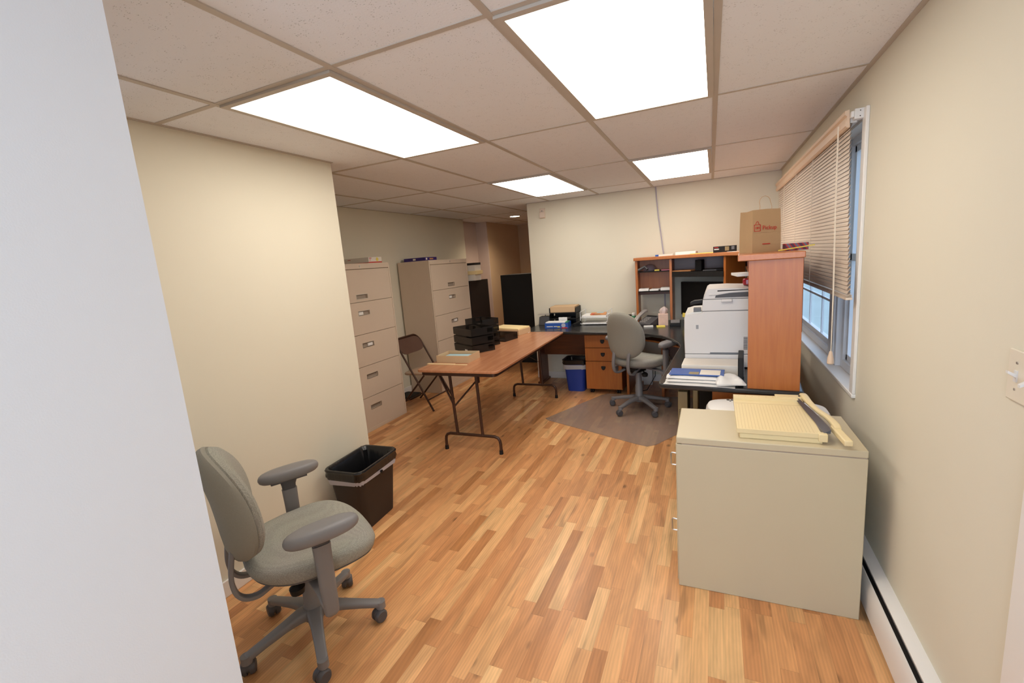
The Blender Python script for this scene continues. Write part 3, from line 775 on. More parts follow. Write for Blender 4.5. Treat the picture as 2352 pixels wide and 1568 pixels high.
# long frame: front feet up to the top of the backrest, one bent tube
def fr(y, z):  # position on the sloping plane from front foot to back top
    return (0.235 - (z/0.80)*0.43, y, z)
path = [fr(-W, 0.0), fr(-W, 0.40), fr(-W, 0.70)] + [fr(-W+0.09*(1-math.cos(R_(a))), 0.70+0.09*math.sin(R_(a))) for a in (20, 40, 60, 80, 90)] + \
       [fr(W-0.09*(1-math.cos(R_(a))), 0.70+0.09*math.sin(R_(a))) for a in (90, 80, 60, 40, 20)] + [fr(W, 0.70), fr(W, 0.40), fr(W, 0.0)]
b.tube(path, 0.011, 10); b.tube([fr(-W, 0.12), fr(W, 0.12)], 0.008, 8); b.build('front_frame', M['brown_metal'], fc)
b = MB()
for s_ in (-1, 1): b.tube([(0.14, s_*(W-0.02), 0.39), (-0.23, s_*(W-0.02), 0.0)], 0.010, 10)
b.tube([(-0.18, -W+0.02, 0.07), (-0.18, W-0.02, 0.07)], 0.008, 8); b.build('rear_legs', M['brown_metal'], fc)
b = MB(); b.pillow(superellipse(0.195, 0.19, 5), [(0.2, 0), (1.0, 0), (1.03, 0.012), (1.0, 0.022), (0.7, 0.028), (0.2, 0.03)], lambda u, v, h_: (0.04+u, v, 0.392+h_+0.04*u)); b.build('seat', M['brown_seat'], fc)
b = MB(); b.pillow(superellipse(0.20, 0.085, 4), [(0.2, -0.008), (1.0, -0.008), (1.03, 0.0), (1.0, 0.008), (0.2, 0.010)], lambda u, v, h_: (0.235-((0.695+v)/0.8)*0.43+h_-0.018*(1-(u/0.2)**2), u, 0.695+v)); b.build('backrest', M['brown_vinyl'], fc)
ft = MB(); ft.prism(rrect(-0.20, 0.02, -0.14, 0.10, 0.03), 0, 0.035); o = ft.build('foot_rest', M['black_matt'], bevel=0.004); o.location = (-1.53, 3.08, 0)
tag(o, 'low black footrest pad on the floor behind the folding chair', 'footrest')

# ------------------------------------------------------------------ folding table
TT = 0.737
ft = thing('folding_table', (-0.045, 2.515, 0), 1.2, 'long folding table with wood-grain top and brown steel legs', 'table')
b = MB(); b.prism(rrect(-0.36, 0.36, -0.905, 0.905, 0.045), TT-0.020, TT); b.build('tabletop', M['walnut'], ft, bevel=0.004)
b = MB(); b.prism(rrect(-0.335, 0.335, -0.88, 0.88, 0.035), TT-0.05, TT-0.020); b.build('apron', M['brown_metal'], ft, bevel=0.002)
for s_ in (-1, 1):
    y = s_*0.765 + (0.04 if s_ < 0 else 0.045)
    b = MB()
    foot = [(-0.255, y, 0.012), (-0.255, y, 0.085), (-0.25, y, 0.115), (-0.235, y, 0.135), (-0.205, y, 0.145), (0.205, y, 0.145), (0.235, y, 0.135), (0.25, y, 0.115), (0.255, y, 0.085), (0.255, y, 0.012)]
    b.tube(foot, 0.0125, 12)
    b.tube([(-0.135, y, 0.15), (-0.16, y, TT-0.05)], 0.0125, 12); b.tube([(0.10, y, 0.15), (0.085, y, TT-0.05)], 0.0125, 12)
    lg = b.build('leg_frame', M['brown_metal'], ft)
    for x in (-0.255, 0.255): MB().cyl((x, y), 0.017, 0.0, 0.035, 14, 0.0145).build('foot_cap', M['black'], lg)
    b = MB(); b.tube([(-0.14, y, 0.385), (-0.29, y-0.02*s_, TT-0.05)], 0.009, 8); b.tube([(-0.14, y, 0.385), (-0.02, y-0.22*s_, 0.56), (0.0, y-0.30*s_, TT-0.05)], 0.008, 8)
    b.box(-0.034, -0.006, y-0.22*s_-0.014, y-0.22*s_+0.014, 0.53, 0.59)
    b.tube([(-0.02, y-0.22*s_, 0.56), (0.09, y, 0.40)], 0.003, 6); b.build('brace', M['brown_metal'], lg)

def open_box(name, c, rz, sx, sy, h, m, label, cat, inner=None, lift=0.5):
    t = thing(name, c, rz, label, cat)
    b = MB(); w = 0.004
    b.box(-sx/2, sx/2, -sy/2, sy/2, 0, w)
    b.box(-sx/2, -sx/2+w, -sy/2, sy/2, w, h); b.box(sx/2-w, sx/2, -sy/2, sy/2, w, h)
    b.box(-sx/2+w, sx/2-w, -sy/2, -sy/2+w, w, h); b.box(-sx/2+w, sx/2-w, sy/2-w, sy/2, w, h)
    b.build('tray', m, t)
    if inner:
        p = MB(); p.box(-sx/2+0.015, sx/2-0.015, -sy/2+0.012, sy/2-0.012, w, h*lift); p.build('paper_stack', inner, t)
    return t
open_box('cardboard_tray', (-0.20, 1.975, TT), 2, 0.305, 0.215, 0.060, M['card'], 'open cardboard lid holding pale blue paper near the front of the folding table', 'box', M['paper_blue'], 0.55)
fb = thing('folder_box', (-0.30, 3.325, TT), -10, 'cardboard tray heaped with manila folders at the far end of the folding table', 'box')
b = MB(); b.box(-0.185, 0.185, -0.125, 0.125, 0, 0.06); b.build('tray', M['card'], fb, bevel=0.002)
b = MB(); b.box(-0.178, 0.178, -0.118, 0.118, 0.06, 0.078, rot=Matrix.Rotation(R_(1.5), 3, 'Y')); b.build('folders', M['paper_cream'], fb, bevel=0.002)
b = MB(); b.box(-0.175, 0.09, -0.012, 0.012, 0, 0.008); b.box(0.09, 0.205, -0.008, 0.008, 0, 0.005)
o = b.build('wooden_ruler', M['wood_rule'], bevel=0.001); o.location = (-0.225, 1.80, TT); tag(o, 'pale wooden ruler lying in front of the cardboard lid on the folding table', 'ruler')
b = MB(); b.box(-0.06, 0.06, -0.03, 0.03, 0, 0.003); o = b.build('loose_paper', M['paper']); o.location = (-0.16, 3.385, TT); tag(o, 'small white slip of paper where the folding table meets the desk', 'paper')

def letter_tray(parent_t, z, m, w=0.33, d=0.25, h=0.062):
    """open-fronted tray with raised sides, one tier"""
    b = MB()
    b.box(-w/2, w/2, -d/2, d/2, z, z+0.003)
    for s_ in (-1, 1):
        x0, x1 = (s_*w/2-0.003, s_*w/2) if s_ > 0 else (s_*w/2, s_*w/2+0.003)
        b.box(x0, x1, -d/2, d/2, z+0.003, z+0.02); b.box(x0, x1, -d/2, d/2, z+h-0.012, z+h)
        b.box(x0, x1, -d/2, d/2-0.07, z+0.02, z+h-0.012); b.box(x0, x1, d/2-0.012, d/2, z+0.02, z+h-0.012)
    b.box(-w/2, w/2, d/2-0.003, d/2, z+0.003, z+h); b.box(-w/2, w/2, -d/2, -d/2+0.003, z+0.003, z+0.012)
    b.build('tray_tier', m, parent_t)
ts = thing('tray_stack', (-0.27, 2.40, TT), -31, 'three-tier stack of smoked black letter trays in the middle of the folding table', 'desk tray', 'smoked black letter trays on the folding table')
for i in range(3): letter_tray(ts, 0.002+i*0.078, M['smoke'], 0.34, 0.24, 0.07)
b = MB(); b.box(0.03, 0.075, -0.1225, -0.1205, 0.012, 0.032); b.build('label_card', M['paper'], ts)
# solid front panels of the tiers
for i in range(3):
    b = MB(); b.box(-0.17, 0.17, -0.122, -0.119, 0.006+i*0.078, 0.066+i*0.078); b.build('front_panel', M['smoke'], ts)
t2 = thing('tray_stack', (-0.31, 2.66, TT), -24, 'taller stack of smoked black letter trays behind the three-tier one', 'desk tray', 'smoked black letter trays on the folding table')
for i in range(4): letter_tray(t2, 0.002+i*0.068, M['smoke'], 0.28, 0.20, 0.062)
t3 = thing('letter_tray', (-0.23, 2.94, TT), -12, 'single smoked black letter tray beyond the tray stacks on the folding table', 'desk tray', 'smoked black letter trays on the folding table')
letter_tray(t3, 0.0, M['smoke'], 0.24, 0.22, 0.07)

# ------------------------------------------------------------------ corner desk
DZ = 0.738
desk = thing('corner_desk', (0, 0, 0), 0, 'black-topped cherry corner desk along the back and right walls', 'desk')
poly = [(-0.215, 4.155), (-0.215, 3.50), (-0.19, 3.455), (-0.14, 3.435), (0.2, 3.43), (0.30, 3.39), (0.48, 3.36), (0.80, 3.34), (1.0, 3.33), (1.17, 3.27), (1.35, 3.12), (1.46, 2.95),
        (1.525, 2.78), (1.55, 2.62), (1.497, 1.50), (1.505, 1.455), (1.54, 1.440), (2.20, 1.378), (2.245, 1.385), (2.35, 3.0), (2.36, 4.155)]
b = MB(); b.prism(poly, DZ-0.030, DZ); b.build('desktop', M['black_top'], desk, bevel=0.009, seg=3)
b = MB(); b.box(-0.20, -0.17, 3.86, 4.13, 0, DZ-0.03); b.build('end_panel', M['cherry_dark_shaded'], desk, bevel=0.002)  # panel lies in shade; the darker cherry paints that shade in
b = MB(); b.box(-0.215, -0.155, 3.84, 4.15, 0, 0.03); b.build('foot', M['cherry_dark_shaded'], desk, bevel=0.003)
b = MB(); b.box(-0.17, 0.93, 4.03, 4.05, 0.345, DZ-0.03); b.build('modesty_panel', M['cherry_dark_shaded'], desk)
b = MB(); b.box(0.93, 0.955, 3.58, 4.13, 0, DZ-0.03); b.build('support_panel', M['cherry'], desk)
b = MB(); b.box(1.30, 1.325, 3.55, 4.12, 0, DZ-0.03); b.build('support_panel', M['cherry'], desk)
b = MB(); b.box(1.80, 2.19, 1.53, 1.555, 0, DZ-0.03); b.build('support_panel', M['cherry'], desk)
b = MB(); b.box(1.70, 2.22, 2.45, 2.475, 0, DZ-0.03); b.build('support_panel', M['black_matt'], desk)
b = MB(); b.box(1.325, 2.25, 4.02, 4.04, 0.30, DZ-0.03); b.build('modesty_panel', M['cherry_dark_shaded'], desk)
b = MB(); b.prism([(1.06, 3.55), (1.24, 3.42), (1.42, 3.24), (1.56, 3.06), (1.9, 3.4), (1.45, 3.80)], 0.615, 0.633); b.build('keyboard_tray', M['cherry'], desk, bevel=0.002)

# mobile pedestal with three drawers
pd = thing('drawer_pedestal', (0.685, 3.55, 0), 0, 'cherry three-drawer pedestal on casters under the back desk', 'drawer unit')
b = MB(); b.box(-0.20, 0.20, 0.02, 0.45, 0.05, 0.685); b.build('body', M['cherry'], pd, bevel=0.002)
for z0, z1 in ((0.532, 0.670), (0.380, 0.524), (0.058, 0.372)):
    b = MB(); b.box(-0.20, 0.20, 0.0, 0.019, z0, z1); d = b.build('drawer', M['cherry'], pd, bevel=0.003)
    zc = z1 - 0.068
    b = MB(); b.prism([(-0.022, zc+0.018), (-0.022, zc-0.002), (-0.012, zc-0.020), (0.0, zc-0.026), (0.012, zc-0.020), (0.022, zc-0.002), (0.022, zc+0.018)], -0.014, 0.0, 'y'); b.build('handle', M['black'], d, bevel=0.003)
for x in (-0.15, 0.15):
    for y in (0.06, 0.40):
        b = MB(); b.tube([(x-0.018, y, 0.022), (x-0.004, y, 0.022)], 0.022, 16); b.tube([(x+0.004, y, 0.022), (x+0.018, y, 0.022)], 0.022, 16); b.cyl((x, y), 0.008, 0.03, 0.052, 10); b.build('caster', M['black'], pd)

# hutch
hu = thing('desk_hutch', (0, 0, 0), 0, 'cherry hutch with open shelves standing on the corner desk', 'shelving')
fx = lambda y: 1.985 + 0.045*(y-1.42)
b = MB(); b.prism([(0.985, 4.15), (0.985, 3.925), (1.40, 3.765), (1.90, 3.30), (2.00, 2.95), (1.926, 1.40), (2.231, 1.375), (2.355, 4.15)], 1.437, 1.470); b.build('top', M['cherry_x'], hu, bevel=0.004)
HZ0, HZ1 = DZ, 1.437
def hp(name, x0, x1, y0, y1, z0, z1, m='cherry', bev=0.0015): return MB().box(x0, x1, y0, y1, z0, z1).build(name, M[m], hu, bevel=bev)
hp('side_panel', 1.00, 1.025, 3.945, 4.13, HZ0, HZ1); hp('side_panel', 1.375, 1.40, 3.795, 4.13, HZ0, HZ1)
MB().prism([(1.905, 3.325), (2.075, 3.495), (2.057, 3.513), (1.887, 3.343)], HZ0, HZ1).build('corner_panel', M['cherry'], hu, bevel=0.0015)
hp('back_panel', 1.025, 1.375, 4.115, 4.13, 1.045, HZ1, 'cherry'); hp('back_panel', 1.40, 2.30, 4.115, 4.13, 1.30, HZ1, 'cherry_dark_shaded')
for z in (1.306, 1.092): MB().prism([(1.025, 3.945), (1.375, 3.81), (1.375, 4.115), (1.025, 4.115)], z, z+0.010).build('shelf', M['black'], hu)
MB().prism([(1.025, 4.098), (1.375, 4.098), (1.375, 4.113), (1.025, 4.113)], 1.045, 1.092).build('rail', M['cherry_dark_shaded'], hu)
MB().prism([(1.402, 3.80), (1.880, 3.355), (2.05, 3.52), (2.05, 4.11), (1.402, 4.11)], 1.288, 1.298).build('shelf', M['black'], hu)
MB().prism([(1.400, 3.785), (1.885, 3.335), (1.893, 3.345), (1.402, 3.800)], 1.248, 1.298).build('shelf_lip', M['black'], hu)
# right wing: near end panel, dividers, shelf
T = MB(); T.prism([(1.979, 1.412), (2.224, 1.388), (2.2255, 1.413), (1.981, 1.437)], HZ0, HZ1); T.build('end_panel', M['cherry'], hu, bevel=0.0015)
T = MB(); T.prism([(2.03, 2.42), (2.27, 2.40), (2.272, 2.425), (2.032, 2.445)], HZ0, HZ1); T.build('divider', M['cherry'], hu)
T = MB(); T.prism([(1.995, 1.438), (2.222, 1.414), (2.33, 3.40), (2.07, 3.30)], 1.318, 1.334); T.build('shelf', M['cherry'], hu)
T = MB(); T.prism([(2.222, 1.43), (2.232, 1.43), (2.34, 4.1), (2.33, 4.1)], 1.05, HZ1); T.build('back_panel', M['cherry_dark_shaded'], hu)

# things on the hutch top
HT = 1.470
def small_box(name, c, s_, rz, m, label, cat, bev=0.001, group=None):
    b = MB(); b.box(-s_[0]/2, s_[0]/2, -s_[1]/2, s_[1]/2, 0, s_[2]); o = b.build(name, m, bevel=bev)
    o.location = c; o.rotation_euler = (0, 0, R_(rz)); return tag(o, label, cat, group)
mk = thing('marker_box', (1.315, 3.90, HT), 0, 'slim white and blue marker box at the left end of the hutch top', 'box')
MB().box(-0.055, 0.09, -0.02, 0.02, 0, 0.018).build('carton', M['white_warm'], mk, bevel=0.001); MB().box(-0.09, -0.055, -0.0205, 0.0205, 0, 0.019).build('blue_end', M['blue'], mk, bevel=0.001)
small_box('paper_pad', (1.545, 3.83, HT), (0.20, 0.12, 0.03), -8, M['paper'], 'flat white pad lying beside the marker box on the hutch top', 'paper')
small_box('yellow_folder', (1.72, 3.59, HT), (0.27, 0.09, 0.006), -38, M['yellow'], 'yellow folder lying on the hutch top left of the black box', 'folder')
bb_ = thing('folder_frame_box', (1.90, 3.49, HT), 0, 'black printed box with a green picture on the hutch top', 'box')
MB().box(-0.10, 0.10, -0.05, 0.05, 0, 0.056).build('carton', M['black_matt'], bb_, bevel=0.001)
MB().box(-0.092, -0.055, -0.0512, -0.0503, 0.042, 0.049).build('red_print', M['red'], bb_)
MB().box(-0.092, -0.05, -0.0512, -0.0503, 0.025, 0.034).build('white_print', M['paper'], bb_)
MB().box(0.0, 0.035, -0.0512, -0.0503, 0.012, 0.05).build('picture', M['olive'], bb_)
MB().box(0.055, 0.08, -0.0512, -0.0503, 0.02, 0.05).build('white_print', M['printer_g'], bb_)
small_box('loose_paper', (1.985, 3.28, HT), (0.12, 0.20, 0.002), 6, M['paper'], 'sheet of paper lying on the hutch top in front of the black box', 'paper')

# paper bag: tapered body, side gussets, handles, print
bag = thing('paper_bag', (2.065, 1.885, HT), 28, 'brown paper pickup bag with red print standing on the hutch top', 'bag')
b = MB()
bw, bd, bh = 0.088, 0.068, 0.248
rs = []
for z, wx, dy, pin in ((0, 1.0, 1.0, 0), (0.06, 1.0, 1.0, 0.002), (0.125, 0.995, 0.99, 0.003), (0.19, 0.985, 0.97, 0.004), (bh, 0.97, 0.93, 0.005)):
    w_, d_ = bw*wx, bd*dy
    rs.append([(-w_, -d_, z), (0, -d_+0.003, z+0.003*(z > 0.2)), (w_, -d_, z), (w_-pin, 0, z), (w_, d_, z), (0, d_-0.003, z), (-w_, d_, z), (-w_+pin, 0, z-0.004*(z > 0.2))])
b.rings(rs, True, False, smooth=False); b.build('bag_body', M['kraft'], bag)
b = MB()
rs2 = [[(x*0.985, y*0.98, z) for x, y, z in r] for r in rs[1:]]
b.rings(rs2, True, False, smooth=False); b.build('bag_lining', M['kraft'], bag)
b = MB(); b.box(-bw*1.002, bw*1.002, -bd-0.0008, -bd+0.0004, 0.118, 0.1195); b.build('crease', M['card'], bag)
for s_ in (-1,):
    b = MB(); pts = [(-0.038, s_*0.056, bh-0.02)] + [(-0.036+0.0, s_*0.056, bh+0.02)] + [(-0.034*math.cos(R_(a)), s_*(0.056-0.01), bh+0.045+0.034*math.sin(R_(a))) for a in (0, 30, 60, 90, 120, 150, 180)] + [(0.036, s_*0.056, bh+0.02), (0.038, s_*0.056, bh-0.02)]
    b.tube(pts, 0.0018, 6); b.build('handle', M['card'], bag)
ff = -bd-0.001
text_part('Pickup', 0.034, (-0.029, ff-0.0012, 0.132), (R_(90.4), 0, 0), M['red'], bag)
b = MB()
def ring_rect(x0, x1, z0, z1, w): b.box(x0, x1, ff+0.001, ff+0.003, z0, z0+w); b.box(x0, x1, ff+0.001, ff+0.003, z1-w, z1); b.box(x0, x0+w, ff+0.001, ff+0.003, z0, z1); b.box(x1-w, x1, ff+0.001, ff+0.003, z0, z1)
ring_rect(-0.078, -0.038, 0.124, 0.164, 0.003); ring_rect(-0.068, -0.058, 0.138, 0.150, 0.002); ring_rect(-0.056, -0.046, 0.138, 0.150, 0.002)
b.tube([(-0.068, ff+0.002, 0.164), (-0.064, ff+0.002, 0.178), (-0.058, ff+0.002, 0.182), (-0.052, ff+0.002, 0.178), (-0.048, ff+0.002, 0.164)], 0.0014, 6)
b.build('printed_bag_symbol', M['red'], bag)
b = MB(); b.box(-0.026, 0.022, ff-0.0004, ff+0.0008, 0.046, 0.051); b.build('small_print', M['red'], bag)

rb = small_box('patterned_box', (2.240, 1.79, HT), (0.115, 0.09, 0.040), 2, M['redbox'], 'red and blue patterned carton on the hutch top beside the paper bag', 'box')
b = MB(); b.tube([(-0.070, 0, 0), (0.105, 0, 0.0)], 0.0036, 6)
o = b.build('pencil', M['yellow']); o.location = (2.205, 1.62, HT+0.013); o.rotation_euler = (0, R_(-6), R_(6)); tag(o, 'yellow pencil leaning in front of the red and blue patterned carton', 'pencil')

# hutch shelf contents
b = MB(); b.lathe((0, 0, 0), [(0.075, 0), (0.072, 0.03), (0.055, 0.058), (0.025, 0.074), (0.004, 0.078)], 24); o = b.build('plastic_dome', M['clear_dome']); o.location = (1.150, 4.02, 1.316); tag(o, 'clear plastic dome on the top left hutch shelf', 'container')
b = MB(); b.tube([(-0.05, 0, 0.016), (0.02, 0.02, 0.05), (0.05, 0.0, 0.02)], 0.014, 10); o = b.build('tape_dispenser', M['grey_dark']); o.location = (1.085, 3.915, 1.318); tag(o, 'grey tape dispenser by the clear dome on the hutch', 'tape dispenser')
small_box('yellow_notes', (1.235, 3.94, 1.316), (0.05, 0.05, 0.014), 0, M['yellow'], 'yellow note pad on the top left hutch shelf', 'notepad')
small_box('pink_folder', (1.325, 3.96, 1.316), (0.085, 0.12, 0.010), 0, M['pink'], 'pink folder against the divider on the top left hutch shelf', 'folder')
for i, (x, w_, h_, lb) in enumerate(((1.085, 0.105, 0.022, 'left'), (1.205, 0.095, 0.014, 'middle'), (1.318, 0.10, 0.026, 'right'))):
    small_box('paper_stack', (x, 3.99, 1.102), (w_, 0.18, h_), (4, -3, 1)[i], M['paper'], '%s stack of white papers on the lower left hutch shelf' % lb, 'paper', group='paper stacks on the lower left hutch shelf')
small_box('brown_envelope', (1.53, 3.87, 1.298), (0.22, 0.16, 0.012), -30, M['orange'], 'orange-brown envelopes on the black middle shelf of the hutch', 'envelope')
small_box('desk_speaker', (1.672, 3.80, 1.298), (0.066, 0.08, 0.110), -20, M['black'], 'upright black speaker on the black middle shelf of the hutch', 'speaker', 0.004)
small_box('paper_stack', (1.80, 3.66, 1.298), (0.15, 0.12, 0.010), -35, M['printer_g'], 'grey papers right of the speaker on the middle hutch shelf', 'paper')
small_box('paper_stack', (2.00, 1.90, 1.334), (0.15, 0.20, 0.016), 8, M['paper'], 'white papers jutting from the shelf behind the near end panel', 'paper')
b = MB(); b.prism(rrect(-0.06, 0.06, -0.05, 0.05, 0.02), 0, 0.04); o = b.build('red_tray', M['redglass'], bevel=0.006); o.location = (2.03, 1.92, 1.276); o.rotation_euler = (0, 0, 0); tag(o, 'small glossy red tray on the printer below the hutch shelf', 'tray')
o.location = (2.045, 2.10, 1.2605)

# monitor
mo = thing('monitor', (1.690, 3.70, DZ), -40, 'wide black monitor in the middle bay of the hutch', 'monitor')
b = MB(); b.box(-0.262, 0.245, -0.012, 0.018, 0.10, 0.450); b.build('housing', M['black'], mo, bevel=0.005)
b = MB(); b.box(-0.250, 0.233, -0.0135, -0.0125, 0.116, 0.438); b.build('screen', M['screen'], mo)
b = MB(); b.box(-0.03, 0.03, 0.015, 0.035, 0.01, 0.25); b.prism(superellipse(0.12, 0.085, 3), 0, 0.012); b.build('stand', M['black'], mo, bevel=0.002)

# desk phone
ph = thing('desk_phone', (1.120, 3.845, DZ), -32, 'grey and black desk phone with a silver handset under the left hutch bay', 'telephone')
b = MB(); b.prism([(-0.085, 0), (0.10, 0), (0.10, 0.085), (0.09, 0.09), (-0.085, 0.022)], -0.06, 0.115, 'x'); b.build('body', M['grey_dark'], ph, bevel=0.004)
b = MB(); b.flat_tube([(-0.085, -0.09, 0.02), (-0.087, -0.075, 0.05), (-0.09, -0.02, 0.088), (-0.09, 0.05, 0.122), (-0.09, 0.10, 0.135)], [0.056, 0.054, 0.046, 0.054, 0.056], [0.034, 0.028, 0.022, 0.028, 0.034], (1, 0, 0)); b.build('handset', M['silver'], ph)
b = MB()
for r_ in range(4):
    for c_ in range(3): b.box(-0.035+c_*0.026, -0.017+c_*0.026, -0.062+r_*0.03, -0.046+r_*0.03, 0.028+r_*0.0108, 0.042+r_*0.0108)
b.build('buttons', M['silver'], ph)
b = MB(); b.box(-0.04, 0.085, 0.062, 0.086, 0.074, 0.088); b.build('display', M['black'], ph)

tb = thing('tissue_box', (1.305, 3.77, DZ), 6, 'pink marbled tissue box with a tissue pulled up, beside the desk phone', 'tissue box')
MB().box(-0.05, 0.05, -0.05, 0.05, 0, 0.125).build('carton', M['pinkbox'], tb, bevel=0.002)
b = MB(); b.rings([[( (0.030+0.010*math.sin(3*a))*math.cos(a)*q+0.012*zz, (0.020+0.008*math.cos(2*a))*math.sin(a)*q, 0.125+0.075*zz) for a in [2*PI*k/16 for k in range(16)]] for q, zz in ((0.8, 0), (1.3, 0.35), (1.0, 0.7), (0.15, 1.0))], False, False); b.build('tissue', M['tissue'], tb)
small_box('sticky_notes', (1.292, 3.645, DZ), (0.085, 0.075, 0.012), 10, M['yellow'], 'yellow sticky note pad on the desk in front of the tissue box', 'notepad')
small_box('correction_eraser', (1.165, 3.65, DZ), (0.095, 0.035, 0.014), 16, M['paper'], 'white eraser block on the desk in front of the desk phone', 'eraser')
cl = thing('card_reader', (1.432, 3.705, DZ), 4, 'low black desktop device with a grey top beside the tissue box', 'device')
MB().prism([(-0.06, 0), (0.06, 0), (0.06, 0.055), (-0.06, 0.03)], -0.055, 0.055, 'x').build('base', M['black'], cl, bevel=0.003)
b = MB(); b.box(-0.045, 0.045, -0.045, 0.05, 0.046, 0.05, rot=Matrix.Rotation(R_(12), 3, 'X')); b.build('top_panel', M['grey_plastic'], cl)
sn = MB(); sn.box(-0.022, 0.022, -0.001, 0.001, 0, 0.045); o = sn.build('sticky_note', M['yellow']); o.location = (1.514, 3.806, 0.815); o.rotation_euler = (R_(-6), 0, R_(-40)); tag(o, 'pale yellow sticky note on the lower edge of the monitor', 'note')
b = MB(); b.lathe((0, 0, 0), [(0.024, 0), (0.026, 0.005), (0.026, 0.07), (0.020, 0.08)], 18); gb = thing('glue_bottle', (0.955, 4.02, DZ), 0, 'small green and white bottle left of the hutch', 'bottle'); b.build('bottle', M['green'], gb)
b = MB(); b.lathe((0, 0, 0), [(0.020, 0.08), (0.020, 0.105), (0.015, 0.11)], 18); b.build('cap', M['paper'], gb)
pc_ = thing('pencil_cup', (0.905, 4.06, DZ), 0, 'black wire cup beside the green bottle', 'pencil cup'); b = MB(); b.lathe((0, 0, 0), [(0.018, 0), (0.020, 0.085), (0.018, 0.085), (0.016, 0.004)], 18); b.build('cup', M['black'], pc_)

# left part of the back desk
sc = thing('postal_scale', (-0.115, 3.99, DZ), 3, 'grey postal scale with a thin plate at the left end of the desk', 'scale')
b = MB(); b.rings([[(x, y, 0) for x, y in rrect(-0.075, 0.075, -0.07, 0.07, 0.01)], [(x*0.86, y*0.86, 0.10) for x, y in rrect(-0.075, 0.075, -0.07, 0.07, 0.01)]], smooth=False); b.build('body', M['grey_dark'], sc, bevel=0.003)
b = MB(); b.cyl((0, 0), 0.008, 0.10, 0.125, 10); b.box(-0.085, 0.09, -0.06, 0.06, 0.125, 0.129); b.build('plate', M['silver'], sc)
st = thing('sorter_trays', (0.145, 3.985, DZ), 2, 'black three-tier desk tray holding a brown paper box at the top', 'desk tray')
for i in range(3): letter_tray(st, 0.002+i*0.072, M['black'], 0.33, 0.25, 0.066)
b = MB(); b.box(-0.155, 0.15, -0.115, 0.12, 0.149, 0.225); b.build('paper_box', M['card'], st, bevel=0.002)
for i in range(3):
    b = MB(); b.box(0.158, 0.164, 0.0-0.12, 0.12, 0.01+0.072*i, 0.055+0.072*i); b.build('side_grille', M['black'], st)
b = MB(); b.box(-0.05, 0.06, -0.12, 0.05, 0.075, 0.079); b.box(-0.05, 0.055, -0.13, -0.128, 0.03, 0.10); b.build('papers', M['paper'], st)
bx = open_box('blue_carton', (0.125, 3.74, DZ), 4, 0.275, 0.17, 0.060, M['blue'], 'open blue printed carton full of papers in front of the black desk trays', 'box')
b = MB(); b.box(-0.13, 0.10, -0.07, 0.075, 0.045, 0.068, rot=Matrix.Rotation(R_(-2), 3, 'X')); b.build('papers', M['paper'], bx)
b = MB(); b.box(0.03, 0.13, -0.055, 0.07, 0.05, 0.066); b.build('green_pack', M['green'], bx)
b = MB(); b.prism(superellipse(0.024, 0.022, 2.5), -0.0012, 0.0, 'y'); o = b.build('round_sticker', M['bag_edge'], bx); o.location = (0.085, -0.0852, 0.032)
b = MB(); b.box(0.06, 0.13, -0.0862, -0.0852, 0.0, 0.008); b.build('red_print', M['red'], bx)
b = MB(); b.box(-0.115, -0.04, -0.0862, -0.0852, 0.016, 0.024); b.box(-0.03, 0.01, -0.0862, -0.0852, 0.016, 0.024); b.build('white_print', M['white_warm'], bx)
b = MB(); b.box(0.012, 0.045, -0.0862, -0.0852, 0.010, 0.022); b.build('yellow_print', M['yellow'], bx)

wt = thing('wire_trays', (0.525, 3.98, DZ), 0, 'white wire letter tray rack piled with papers in front of the back wall', 'desk tray')
b = MB(); b.tube([(-0.16, -0.12, 0.0), (-0.16, -0.12, 0.155), (-0.16, 0.13, 0.16), (-0.16, 0.13, 0.0)], 0.004, 8); b.tube([(0.16, -0.12, 0.0), (0.16, -0.12, 0.155), (0.16, 0.13, 0.16), (0.16, 0.13, 0.0)], 0.004, 8)
for z in (0.012, 0.085):
    for y in (-0.12, 0.0, 0.13): b.tube([(-0.16, y, z), (0.16, y, z)], 0.003, 6)
    for k in range(9): b.tube([(-0.16+0.04*k, -0.12, z), (-0.16+0.04*k, 0.13, z)], 0.002, 6)
b.build('rack', M['white_wire'], wt)
b = MB(); b.box(-0.145, 0.145, -0.115, 0.12, 0.090, 0.108, rot=Matrix.Rotation(R_(1), 3, 'Y')); b.build('papers', M['paper'], wt)
b = MB(); b.box(-0.14, 0.14, -0.11, 0.12, 0.015, 0.024); b.build('papers', M['paper'], wt)
b = MB(); b.box(-0.06, 0.12, -0.08, 0.10, 0.110, 0.122, rot=Matrix.Rotation(R_(9), 3, 'Z')); b.build('magazine', M['orange'], wt)
b = MB(); b.box(-0.05, 0.0, -0.09, -0.03, 0.118, 0.1235); b.build('red_picture', M['red'], wt)
b = MB(); b.box(0.0, 0.08, 0.02, 0.09, 0.1225, 0.1245); b.build('blue_picture', M['paper_blue'], wt)
b = MB(); b.box(-0.005, 0.07, -0.086, -0.08, 0.1215, 0.1235, rot=Matrix.Rotation(R_(9), 3, 'Z')); b.build('dark_letters', M['black'], wt)
sr = thing('stapler', (0.338, 3.80, DZ), 70, 'dark stapler between the black trays and the white wire rack', 'stapler')
b = MB(); b.box(-0.07, 0.07, -0.016, 0.016, 0, 0.012); b.box(-0.07, 0.07, -0.014, 0.014, 0.02, 0.045, rot=Matrix.Rotation(R_(-8), 3, 'Y')); b.build('body', M['black'], sr, bevel=0.003)

